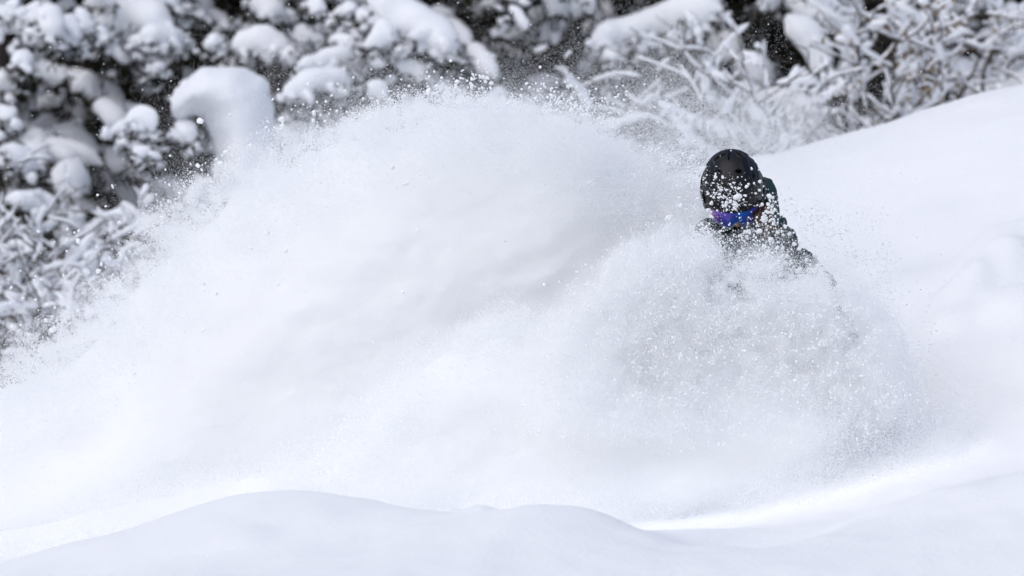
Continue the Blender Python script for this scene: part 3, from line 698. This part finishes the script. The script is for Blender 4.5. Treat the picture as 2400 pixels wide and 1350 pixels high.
for sgn in (-1, 1):
    limb(parts, [SH[sgn], EL[sgn]], [0.056, 0.043]); limb(parts, [EL[sgn], WR[sgn]], [0.043, 0.028])
    limb(parts, [HP[sgn], KN[sgn]], [0.088, 0.060]); limb(parts, [KN[sgn], AN[sgn]], [0.060, 0.040]); limb(parts, [AN[sgn] + [0, .04, -.03], TOE[sgn]], [0.040, 0.030])
    d = WR[sgn] - EL[sgn]; d /= np.linalg.norm(d); side = np.cross(d, [0, -0.5, 0.8]); side /= np.linalg.norm(side); nrm = np.cross(side, d)
    palm = WR[sgn] + d * 0.055
    fs = []
    for k, (off, L_) in enumerate(((-0.030, .062), (-0.010, .076), (0.010, .072), (0.030, .056))):
        b0 = palm + d * 0.030 + side * off
        fs.append([b0, b0 + d * L_ * 0.45 - nrm * 0.006, b0 + d * L_ * 0.78 - nrm * 0.024, b0 + d * L_ * 0.85 - nrm * 0.046])
    fs.append([palm - d * 0.02 - side * 0.036, palm + d * 0.005 - side * 0.062 - nrm * .01, palm + d * 0.035 - side * 0.068 - nrm * .03])
    FING[sgn] = (palm, d, side, fs)
    limb(parts, [WR[sgn] - d * 0.01, palm + d * .03], [0.028, 0.036])
    for q in fs: limb(parts, q, [0.010] * len(q), 8)
fuse('body', parts, SKIN, person, 0.0065, 3)
for sgn in (-1, 1):
    palm, d, side, fs = FING[sgn]; g = []
    limb(g, [WR[sgn] - d * 0.07, WR[sgn], palm + d * .032], [0.052, 0.044, 0.050])
    limb(g, [palm - side * .022 + d * .02, palm + side * .022 + d * .02], [0.032, 0.032])
    for q in fs: limb(g, q, [0.0185, 0.0175, 0.016, 0.015][:len(q)], 8)
    fuse('glove', g, GLOVE, person, 0.007, 2, 0.006, 25)
hood_c = NECK
j = []
limb(j, [NECK + [0, .05, -.035], CHEST, BELLY, HIP + [0, 0, -.02]], [0.115, 0.190, 0.185, 0.200])
limb(j, [SH[-1] + [0, 0, -.01], CHEST + [0, 0, .055], SH[1] + [0, 0, -.01]], [0.105, 0.160, 0.105])
for sgn in (-1, 1):
    limb(j, [NECK + [0.05 * sgn, .05, -.02], SH[sgn] + [0, 0, .012]], [0.090, 0.100])
    limb(j, [SH[sgn] + (CHEST - SH[sgn]) * .25, SH[sgn], EL[sgn], WR[sgn] - FING[sgn][1] * .03], [0.13, 0.104, 0.074, 0.052])
jacket = fuse('jacket', j, JACKET, person, 0.009, 4, 0.030, 11)
_t = bpy.data.textures.new('jacket_creases', 'CLOUDS'); _t.noise_scale = 0.035; _t.noise_type = 'HARD_NOISE'
_d = jacket.modifiers.new('creases', 'DISPLACE'); _d.texture = _t; _d.texture_coords = 'LOCAL'; _d.strength = 0.014
tag(jacket, 'dark green shell jacket crusted with snow')
c_ = NECK + np.array([0.0, 0.03, 0.005])                          # stand-up collar round the chin
cv = []
for i in range(7):
    for k in range(40):
        a = 2 * math.pi * k / 40; u = i / 6
        r_ = 0.105 - 0.012 * u + (0.010 * math.sin(3 * a) if u > 0.5 else 0)
        cv.append(c_ + [r_ * 1.1 * math.cos(a), r_ * math.sin(a) + 0.015, -0.05 + 0.075 * u - 0.03 * u * max(0, -math.sin(a))])
obj('collar', cv, quads(7, 40), JACKET, jacket)
obj('zip_pull', *tube([c_ + [0, -0.11, -0.045], c_ + [0.002, -0.118, -0.075]], [0.004, 0.003], 6), GREYTRIM, jacket)
h = []                                                            # hood bunched behind the helmet
limb(h, [P(1788, 412, .12), P(1799, 435, .11), P(1804, 480, .10), P(1798, 530, .09)], [0.020, 0.030, 0.036, 0.045])
limb(h, [P(1775, 440, .16), P(1740, 450, .20), P(1700, 470, .21)], [0.05, 0.07, 0.06])
limb(h, [P(1800, 470, .18), P(1750, 505, .20), P(1715, 520, .18)], [0.06, 0.085, 0.06])
limb(h, [P(1802, 500, .14), P(1815, 560, .12)], [0.055, 0.075])
hood = fuse('hood', h, HOODMAT, jacket, 0.008, 4, 0.016, 22)
for pts in ([(1778, 486, -.03), (1790, 505, -.05), (1797, 525, -.05), (1800, 552, -.03)], [(1783, 478, -.01), (1798, 500, -.04), (1806, 522, -.05), (1822, 545, -.04)], [(1775, 495, -.05), (1782, 515, -.07), (1790, 535, -.07), (1788, 556, -.06)]):
    rng = random.Random(int(pts[0][0])); hb = MB()
    for k in range(44):
        o_ = np.array([rng.gauss(0, .007), rng.gauss(0, .007), rng.gauss(0, .003)]); w_ = np.array([rng.gauss(0, .006), rng.gauss(0, .006), 0])
        c = np.array([P(*q) for q in pts]) + o_; c[1] += w_; c[2] -= w_ * 0.8; c[-1] += w_ * 1.6 + [0, 0, rng.uniform(-.015, .02)]
        c, r, _l = resample(c, np.array([.0018, .0018, .0015, .0007]), 14); hb.add(*tube(c, r, 4))
    hb.build('hair', HAIR, person)
t = []
for sgn in (-1, 1):
    limb(t, [HP[sgn], KN[sgn], AN[sgn] + [0, 0, .03]], [0.130, 0.095, 0.088])
limb(t, [HP[-1], HP[1]], [0.135, 0.135])
fuse('trousers', t, PANTS, person, 0.012, 5, 0.03, 9)
for sgn in (-1, 1):
    b = []
    limb(b, [AN[sgn] + [0, .03, .08], AN[sgn] + [0, .03, -.02]], [0.066, 0.066]); limb(b, [AN[sgn] + [0, .05, -.03], TOE[sgn] + [0, 0, .012]], [0.055, 0.050])
    bo = fuse('boot', b, GLOVE, person, 0.009, 3)
    obj('lace_strap', *tube([AN[sgn] + [-.066, -.03, .02], AN[sgn] + [-.02, -.055, .03], AN[sgn] + [.02, -.055, .03], AN[sgn] + [.066, -.03, .02]], [0.008] * 4, 6), RUBBER, bo)

# the board under the boots, its nose just showing through the spray
bd = thing('snowboard', P(1750, 1085, -0.05), 'teal snowboard almost hidden in the spray under the rider', 'snowboard')
NB, MBW = 40, 9; top = []; bot = []
A0, A1 = P(2090, 975, 0.85), P(1625, 1085, -0.40)
ax_ = (A1 - A0); LB = np.linalg.norm(ax_); ax_ /= LB; wd = np.cross(ax_, [0, 0.25, 1.0]); wd /= np.linalg.norm(wd); upb = np.cross(wd, ax_); upb *= np.sign(upb[2])
for i in range(NB):
    u = i / (NB - 1); s_ = abs(2 * u - 1)
    hw = 0.14 * (0.87 + 0.13 * s_ ** 2) * math.sqrt(max(0.0, 1 - max(0, (s_ - 0.78) / 0.22) ** 2.2)); rk = 0.10 * max(0, (s_ - 0.74) / 0.26) ** 2
    for k in range(MBW):
        q = -1 + 2 * k / (MBW - 1); p = A0 + ax_ * LB * u + wd * hw * q + upb * rk
        top.append(p + upb * 0.006); bot.append(p - upb * 0.006)
nb = len(top); gi = [(i * MBW + k, i * MBW + k + 1, (i + 1) * MBW + k + 1, (i + 1) * MBW + k) for i in range(NB - 1) for k in range(MBW - 1)]
edge = [i * MBW for i in range(NB)] + [(NB - 1) * MBW + k for k in range(1, MBW)] + [i * MBW + MBW - 1 for i in range(NB - 2, -1, -1)] + [k for k in range(MBW - 2, 0, -1)]
obj('deck', top, gi, BOARDTOP, bd); obj('base', bot, [q[::-1] for q in gi], RUBBER, bd)
obj('edge', np.concatenate([[top[e] for e in edge], [bot[e] for e in edge]]), [(i, (i + 1) % len(edge), len(edge) + (i + 1) % len(edge), len(edge) + i) for i in range(len(edge))], GREYTRIM, bd, False)
for sgn in (-1, 1):
    a = AN[sgn]; arc = np.array([a + [0.075 * math.cos(q), 0.05 + 0.05 * abs(math.sin(q)) * 0 + 0.0, -0.06 + 0.20 * math.sin(q)] for q in np.linspace(0.1, 3.04, 14)])
    bi = obj('binding', *tube(arc, [0.010] * 14, 6), RUBBER, bd)
    obj('binding_strap', *tube([a + [-.07, -.05, 0.0], a + [0, -.075, .02], a + [.07, -.05, 0.0]], [0.010] * 3, 6), RUBBER, bi)

# ------------------------------------------------------------------ the powder cloud
RG = np.random.default_rng(7)
DENSE = mat('dense_powder', (0.93, 0.938, 0.952), 0.9, spec=0.0)
_b = DENSE.node_tree.nodes['Principled BSDF']; _b.inputs['Subsurface Weight'].default_value = 1.0; _b.inputs['Subsurface Radius'].default_value = (1, 1, 1); _b.inputs['Subsurface Scale'].default_value = 0.12
MAIN = [(-420,1100),(-180,985),(-30,895),(90,805),(185,712),(300,590),(420,478),(545,372),(695,295),(850,248),(1000,222),(1150,215),(1290,232),(1390,265),(1480,305),(1570,345),(1650,395),(1740,480),
        (1830,600),(1880,760),(1870,960),(1800,1150),(1400,1330),(1000,1380),(640,1400),(350,1480),(0,1560),(-420,1600)]
SKIRT = [(540,1330),(640,1150),(780,1020),(900,890),(970,800),(1090,748),(1190,732),(1290,745),(1370,770),(1450,745),(1560,705),(1690,690),(1800,700),(1890,735),(1940,800),(1990,880),(2030,950),(2040,1030),(1980,1160),(1800,1260),(1500,1300),(1250,1360),(900,1360)]
main_p = smooth_poly(MAIN, 0.5); skirt_p = smooth_poly(SKIRT, -0.3)
yc_main = lambda X: 0.62 + 0.12 * sstep(-0.3, 1.0, X) + 0.16 * np.clip(-X + 0.3, 0, 3) * 0.8
yc_skirt = lambda X: -0.12 + 0.05 * np.clip(-X, 0, 2) - 0.10 * np.clip(X, 0, 2) - 0.13 * sstep(0.2, 0.6, X)
cloud = puff('powder_cloud', main_p, yc_main, 0.46, 0.55, lambda X: np.interp(X, [-1.6, -0.5, 0.0, 0.6], [.13, .09, .06, .08]), 0.014, 11, 0.030, DENSE)
tag(cloud, 'huge white plume of powder snow arching up behind the rider', 'snow cloud', kind='stuff')
skirt = puff('powder_surge', skirt_p, yc_skirt, 0.22, 0.25, 0.07, 0.012, 23, 0.030, DENSE)
tag(skirt, 'low rolling surge of powder in front of the plume, covering the legs', 'snow cloud', kind='stuff')

def grains(name, pos, rad, label, cat='snow spray', parent=None):
    """countless loose grains: one vertex each, drawn as little spheres"""
    me = bpy.data.meshes.new(name); me.vertices.add(len(pos)); me.vertices.foreach_set('co', pos.astype(np.float32).ravel())
    a = me.attributes.new('grain_radius', 'FLOAT', 'POINT'); a.data.foreach_set('value', rad.astype(np.float32))
    me.materials.append(POWDER)
    o = bpy.data.objects.new(name, me); COL.objects.link(o)
    ng = bpy.data.node_groups.new(name + '_nodes', 'GeometryNodeTree')
    ng.interface.new_socket('Geometry', in_out='INPUT', socket_type='NodeSocketGeometry'); ng.interface.new_socket('Geometry', in_out='OUTPUT', socket_type='NodeSocketGeometry')
    i_ = ng.nodes.new('NodeGroupInput'); o_ = ng.nodes.new('NodeGroupOutput'); mp = ng.nodes.new('GeometryNodeMeshToPoints')
    na = ng.nodes.new('GeometryNodeInputNamedAttribute'); na.data_type = 'FLOAT'; na.inputs['Name'].default_value = 'grain_radius'
    sm = ng.nodes.new('GeometryNodeSetMaterial'); sm.inputs['Material'].default_value = POWDER
    ng.links.new(i_.outputs[0], mp.inputs['Mesh']); ng.links.new(na.outputs[0], mp.inputs['Radius']); ng.links.new(mp.outputs[0], sm.inputs[0]); ng.links.new(sm.outputs[0], o_.inputs[0])
    md = o.modifiers.new('grains', 'NODES'); md.node_group = ng
    return tag(o, label, cat, kind='stuff')
def sample(od_fn, x0, x1, z0, z1, y_fn, r_fn, step=0.01, seed=0):
    """scatter grains so that their summed cross-section gives the wanted optical depth over the x-z plane"""
    g = np.random.default_rng(seed)
    X, Z = np.meshgrid(np.arange(x0, x1, step), np.arange(z0, z1, step)); od = np.maximum(od_fn(X, Z), 0)
    rs = r_fn(20000, g); area = math.pi * np.mean(rs ** 2)
    cnt = g.poisson(od * step * step / area).ravel(); idx = np.repeat(np.arange(cnt.size), cnt); n = len(idx)
    x = X.ravel()[idx] + g.uniform(-.5, .5, n) * step; z = Z.ravel()[idx] + g.uniform(-.5, .5, n) * step
    return np.stack([x, y_fn(x, z, g), z], -1), r_fn(n, g)
N3 = lambda X, Z, k, o, s_: fbm(np.stack([X * k, X * 0 + s_, Z * k], -1), o, s_)
def wx(px, y=0.4): return (px - 1200) * sc(y)
def wz(py, y=0.4): return (675 - py) * sc(y)
# edge softness along the outline: smoky on the left, crisp along the crest
def softness(X): return np.interp(X, [wx(0), wx(350), wx(600), wx(850), wx(1150), wx(1450), wx(1600)], [.24, .22, .15, .085, .055, .075, .13])
def od_edge(X, Z):
    d, _ = poly_sd(X, Z, main_p); w = softness(X)
    d = d + 0.55 * w * N3(X, Z, 4.0, 4, 31) + 0.35 * w * N3(X, Z, 18.0, 3, 37)
    od = 5.0 * sstep(-0.95, 0.95, d / w) ** 2.4 * (1 - 0.85 * sstep(0.17, 0.45, d)) 
    return od * (0.75 + 0.7 * np.clip(N3(X, Z, 30, 2, 41), -.5, 1))
def y_main(x, z, g):
    n = len(x); return yc_main(x) + g.normal(0, 0.20, n) - 0.10
def r_mix(fine, coarse, frac):
    def f(n, g):
        r = g.uniform(fine[0], fine[1], n); k = g.random(n) < frac
        r[k] = g.uniform(coarse[0], coarse[1], k.sum()) ; return r
    return f
P1, R1 = sample(od_edge, wx(-350), wx(1700), wz(1300), wz(120), y_main, r_mix((.0007, .0013), (.0016, .0030), .05), seed=1)
def od_skirt(X, Z):
    d, _ = poly_sd(X, Z, skirt_p); w = 0.10
    d = d + 0.6 * w * N3(X, Z, 4.0, 4, 131) + 0.3 * w * N3(X, Z, 20.0, 3, 137)
    return 3.0 * sstep(-0.9, 0.9, d / w) ** 2 * (1 - 0.75 * sstep(0.12, 0.3, d)) * (0.8 + 0.6 * N3(X, Z, 26, 2, 141))
P0, R0 = sample(od_skirt, wx(450), wx(2200), wz(1300), wz(640), lambda x, z, g: yc_skirt(x) + g.normal(-0.05, 0.09, len(x)), r_mix((.0007, .0014), (.0016, .003), .06), seed=11)
# grains flung clear of the crest
def od_crest(X, Z):
    d, _ = poly_sd(X, Z, main_p)
    k = np.interp(X, [wx(0), wx(200), wx(500), wx(900), wx(1150), wx(1300), wx(1480), wx(1640)], [.02, .04, .08, .26, .55, .50, .40, .20])
    return k * np.exp(-np.maximum(-d, 0) / 0.036) * (d < 0.06) * (d > -0.5) * np.clip(0.5 + 2.2 * N3(X, Z, 9, 3, 51), 0, 3)
P2, R2 = sample(od_crest, wx(-200), wx(1700), wz(1000), wz(80), lambda x, z, g: g.normal(0.02, 0.10, len(x)) + 0.0, lambda n, g: .0013 + .0042 * g.random(n) ** 2.6, seed=2)
# fine haze of snow hanging before the trees to the right, and single flakes all over the air
def od_mist(X, Z):
    m_ = np.exp(-((X - wx(1560)) / 0.55) ** 2 - ((Z - wz(300)) / 0.30) ** 2) * 0.5 + np.exp(-((X - wx(1900)) / 0.45) ** 2 - ((Z - wz(290)) / 0.22) ** 2) * 0.40 + 0.25 * np.exp(-((X - wx(1250)) / 0.8) ** 2 - ((Z - wz(210)) / 0.20) ** 2)
    lowm = 0.55 * np.exp(-np.maximum(poly_sd(X, Z, main_p)[0] * -1, 0) / 0.16)
    return m_ * np.clip(0.75 + 1.3 * N3(X, Z, 2.2, 4, 61), 0.05, 2) + 0.6 * lowm * np.clip(.6 + N3(X, Z, 3, 3, 63), 0, 2)
P3, R3 = sample(od_mist, wx(-100), wx(2300), wz(900), wz(-60), lambda x, z, g: g.uniform(0.9, 3.2, len(x)), lambda n, g: g.uniform(.0005, .0008, n), seed=3)
P4 = np.stack([RG.uniform(-2.0, 2.1, 900), RG.uniform(-1.0, 1.5, 900), RG.uniform(-.2, 1.1, 900)], 1); R4 = RG.uniform(.0012, .0026, 900)
ok = P4[:, 2] > ground(P4[:, 0], P4[:, 1]) + 0.02
grains('powder_spray', np.concatenate([P1, P2, P3, P4[ok]]), np.concatenate([R1, R2, R3, R4[ok]]), 'loose snow grains boiling off the edge of the big plume')

# spray bursting over the rider
def od_front(X, Z):
    px = X / S0 + 1200; py = 675 - Z / S0
    top = np.interp(px, [1200, 1400, 1480, 1560, 1620, 1655, 1690, 1740, 1800, 1860, 1930, 2000, 2080, 2160], [720, 590, 525, 480, 475, 502, 572, 580, 588, 590, 562, 590, 690, 820])
    u = (py - top) / 80 + 0.9 * N3(X, Z, 3.2, 3, 75)
    od = 0.5 * sstep(-0.5, 0.4, u) + 3.2 * sstep(0.1, 0.9, u) + 5.0 * sstep(0.5, 1.8, u)
    od *= sstep(1200, 1520, px) * (1 - sstep(1985, 2180, px)) * (1 - sstep(900, 1060, py))
    holes = sum(a * np.exp(-((px - cx) / rx) ** 2 - ((py - cy) / ry) ** 2) for cx, cy, rx, ry, a in ((1985,790,30,36,.75),(1878,852,55,30,.55),(1720,792,44,26,.5),(1562,642,30,22,.4),(1860,596,60,36,.5),(1600,545,60,30,.3)))
    od *= np.clip(1 - holes, 0.08, 1)
    return od * np.clip(0.9 + 0.8 * N3(X, Z, 7, 4, 71) + 0.6 * N3(X, Z, 28, 3, 73), 0.12 + 0.33 * sstep(690, 760, py), 2.2)
P5, R5 = sample(od_front, wx(1190, 0), wx(2250, 0), wz(1080, 0), wz(470, 0), lambda x, z, g: g.uniform(-0.66, -0.36, len(x)), r_mix((.0005, .0009), (.0014, .0044), .009), seed=5)
def od_helmet(X, Z):
    px = X / S0 + 1200; py = 675 - Z / S0
    e = sstep(395, 490, py - (px - 1717) * 0.25) * (1 - sstep(560, 620, py)) * sstep(1560, 1640, px) * (1 - sstep(1800, 1900, px))
    e = e * (1 - 0.85 * np.exp(-((px - 1722) / 62) ** 4 - ((py - 515) / 22) ** 4))
    return 0.40 * e * np.clip(0.75 + 1.7 * N3(X, Z, 22, 3, 81), 0, 2.5)
P6, R6 = sample(od_helmet, wx(1550, 0), wx(1920, 0), wz(640, 0), wz(390, 0), lambda x, z, g: g.uniform(-0.34, -0.22, len(x)), lambda n, g: .0007 + .0038 * g.random(n) ** 3.6, seed=6)
def od_right(X, Z):
    px = X / S0 + 1200; py = 675 - Z / S0
    m_ = np.exp(-((px - 2010 - (py - 700) * 0.35) / 110) ** 2) * sstep(430, 620, py) * (1 - sstep(900, 980, py))
    m2 = np.exp(-((px - 1560) / 90) ** 2 - ((py - 520) / 160) ** 2)
    return (0.35 * m_ + 0.6 * m2) * np.clip(0.7 + 1.6 * N3(X, Z, 12, 3, 91), 0, 2.5)
P7, R7 = sample(od_right, wx(1300, 0), wx(2350, 0), wz(1000, 0), wz(360, 0), lambda x, z, g: g.uniform(-0.1, 0.45, len(x)), r_mix((.0009, .0018), (.002, .0032), .12), seed=8)
# powder smoke creeping over the ground along the foot of the plume
def creep(n, pts, y0, y1, hgt, seed):
    g = np.random.default_rng(seed); t_ = g.random(n) * (len(pts) - 1); i = t_.astype(int); fr = (t_ - i)[:, None]
    q = np.array([P(a, b, (y0 + y1) / 2) for a, b in pts]); c = q[i] * (1 - fr) + q[np.minimum(i + 1, len(pts) - 1)] * fr
    x = c[:, 0] + g.normal(0, .04, n); y = g.normal((y0 + y1) / 2, (y1 - y0) * 0.33, n); lump = np.clip(0.6 + 1.4 * fbm(np.stack([x * 3, y * 3, x * 0], -1), 3, seed), 0.1, 2)
    return np.stack([x, y, ground(x, y) + g.exponential(hgt, n) * lump], -1), g.uniform(.0007, .0014, n)
P8, R8 = creep(120000, [(-100, 1380), (200, 1300), (420, 1240), (640, 1180), (800, 1190)], -0.15, 0.45, .06, 21)
P9, R9 = creep(150000, [(640, 1180), (900, 1200), (1200, 1210), (1500, 1180), (1800, 1100), (2000, 1020), (2160, 950), (2260, 900)], -0.70, -0.35, .05, 22)
print('grains', len(P0), len(P1), len(P2), len(P3), len(P5), len(P6), len(P7))
grains('bow_spray', np.concatenate([P0, P5, P6, P7, P8, P9]), np.concatenate([R0, R5, R6, R7, R8, R9]), 'burst of snow grains flying up in front of the rider and jacket')

# clumps large enough to pick out one by one
def clump_mesh(seed, lobes):
    """an irregular crumb of snow: a few fused lobes with a rough crust"""
    g = np.random.default_rng(seed); n, m_ = 12, 16
    th = np.linspace(0, math.pi, n)[:, None]; ph_ = np.linspace(0, 2 * math.pi, m_, endpoint=False)[None]
    d = np.stack([np.sin(th) * np.cos(ph_), np.sin(th) * np.sin(ph_), np.cos(th) + 0 * ph_], -1)
    r = np.full(d.shape[:2], 0.62)
    for _ in range(lobes):
        c = g.normal(0, 1, 3); c /= np.linalg.norm(c); r = np.maximum(r, 0.55 + 0.55 * np.clip((d @ c - 0.45) / 0.55, 0, 1) ** 0.8 * g.uniform(.6, 1.1))
    r = r * (1 + 0.22 * fbm(d * 2.2 + seed, 3, seed))
    me = mesh_of('snow_clump', (d * r[..., None]).reshape(-1, 3), quads(n, m_)); me.materials.append(POWDER); return me
CL = [clump_mesh(200 + k, 2 + k % 4) for k in range(14)]
def clump(px, py, y, rpx, label, group):
    o = bpy.data.objects.new('snow_clump', CL[RG.integers(len(CL))]); COL.objects.link(o)
    o.location = P(px, py, y); k = rpx * sc(y)
    o.scale = (k * RG.uniform(.85, 1.2), k * RG.uniform(.8, 1.1), k * RG.uniform(.8, 1.15)); o.rotation_euler = RG.uniform(0, 6.28, 3)
    return tag(o, label, 'snow clump', group)
crest = [(468,283,10),(662,280,10.5),(662,296,7),(735,264,6.5),(735,283,5.5),(762,285,5),(540,268,4.5),(530,357,9),(538,347,5),(587,342,8),(463,388,7.5),(517,383,8),(473,398,5),(602,312,4),(652,210,3.5),(810,212,5.5),(1073,191,7.5),(1132,180,5.5),(1142,180,4),(1139,192,6),(1152,196,7),(1150,207,5),(1005,213,9),(1025,202,6),(958,202,5),(1020,220,6),(1106,186,4),(1082,166,3),(1122,208,4),(1180,184,3),(1275,195,4),(1338,201,4.5),(1361,221,3.5),(1382,214,3.5),(1284,177,3),(1328,171,3),(1419,231,4),(1424,240,3.5),(1440,254,3.5),(1397,241,3.5),(1320,219,3),(640,233,4),(628,285,4),(700,262,3.5),(778,224,4),(1543,287,4.5),(1560,290,3)]
left = [(185,567,7),(183,562,5),(157,537,4.5),(185,542,5),(157,560,5),(90,542,4.5),(157,588,4),(228,457,4),(248,483,4),(279,521,6),(263,436,4),(265,440,3),(84,648,4),(80,655,3.5),(26,674,5),(54,699,6),(110,714,6),(83,702,4.5),(24,711,4.5),(108,752,7),(120,774,10),(127,770,7),(232,634,7),(237,620,6),(28,765,5),(68,785,5),(48,762,4),(97,655,3.5),(48,635,3.5),(174,545,3.5),(148,645,3.5),(160,632,3),(395,472,5),(421,452,5),(127,567,3),(60,840,4)]
for px, py, r in crest: clump(px, py, RG.uniform(-.05, .15), r, 'white snow clump flung clear above the rim of the plume', 'snow clumps above the rim of the plume')
for px, py, r in left: clump(px, py, RG.uniform(-.15, .25), r, 'small snow clump flying in front of the frosted saplings', 'snow clumps in front of the frosted saplings')
on_h = [(1678,415,6),(1695,416,5),(1781,426,5.5),(1762,395,4.5),(1702,478,7),(1755,432,4),(1750,438,4.5),(1781,446,5),(1666,507,5),(1660,492,5.5),(1672,463,4),(1685,456,4),(1668,476,6),(1700,462,3.5),(1690,445,5),(1771,454,3.5)]
for px, py, r in on_h: clump(px, py, -0.20, r, 'round snow clump in the air before the black helmet and goggles', 'snow clumps before the helmet')
clump(1731, 460, -0.215, 11, 'large ragged snow clump in front of the helmet, right above the lens', None).scale.z *= 1.5
clump(1724, 478, -0.205, 8, 'snow clump touching the underside of the large ragged one before the helmet', None)
on_j = [(1791,514,9),(1779,541,9.5),(1755,543,6),(1804,460,7),(1812,463,6),(1734,589,6),(1707,621,6.5),(1806,561,7),(1872,633,8.5),(1905,633,8),(1924,635,8),(1914,657,8),(1881,664,7.5),(1872,583,7),(1909,600,7.5),(1862,572,6),(1840,530,6),(1814,515,5),(1798,497,6),(1822,545,6),(1850,548,5),(1786,480,5),(1790,500,5),(1835,583,6),(1890,610,6),(1859,627,5),(1910,575,5),(1800,480,5.5),(1808,498,5),(1845,600,5),(1800,590,5)]
for px, py, r in on_j: clump(px, py, RG.uniform(-.30, -.2), r, 'snow clump flying close before the dark green jacket and hood', 'snow clumps before the jacket')
on_s = [(1566,510,9),(1597,484,8.5),(1479,654,11),(1475,660,8),(1530,556,5),(1415,717,13),(1421,722,9),(1535,562,5),(1535,635,5),(1555,670,5),(1480,572,5),(1493,576,4),(1476,570,4),(1560,555,5),(1598,600,6),(1640,560,5),(1655,575,5),(1625,545,5),(1586,532,4)]
for px, py, r in on_s: clump(px, py, RG.uniform(-.45, -.3), r, 'snow clump hanging before the plume beside the far shoulder', 'snow clumps before the plume beside the shoulder')
on_l = [(1906,808,9),(1880,694,5),(1912,776,5),(1983,725,7),(1960,735,5),(2053,808,6),(2070,834,7),(2054,820,5),(2072,862,7),(2090,772,4.5),(2027,673,6),(2010,796,5),(1985,787,4),(1905,858,5),(1900,870,6),(2007,797,5),(1700,690,6),(1760,700,6),(1650,660,6),(1740,660,5),(1830,690,6),(1790,740,6),(1610,700,7),(1560,730,6),(1500,700,6),(1840,780,5),(1950,690,5),(1995,740,6),(1690,760,5)]
on_l += [(float(np.clip(RG.normal(1740, 150), 1430, 2060)), float(RG.uniform(590, 860)), float(2.5 + 5.5 * RG.random() ** 2)) for _ in range(45)]
for px, py, r in on_l: clump(px, py, RG.uniform(-.6, -.45), r, 'snow clump tumbling in the spray below the jacket', 'snow clumps in the spray over the legs')

for k in range(26):
    px = RG.uniform(300, 1500); py = np.interp(px, [300, 600, 900, 1200, 1500], [760, 480, 360, 340, 420]) + abs(RG.normal(0, 170))
    clump(px, min(py, 1000), -0.15 + 0.1 * RG.random(), RG.uniform(2.5, 7), 'pale snow clump floating in front of the white plume', 'snow clumps floating before the white plume')
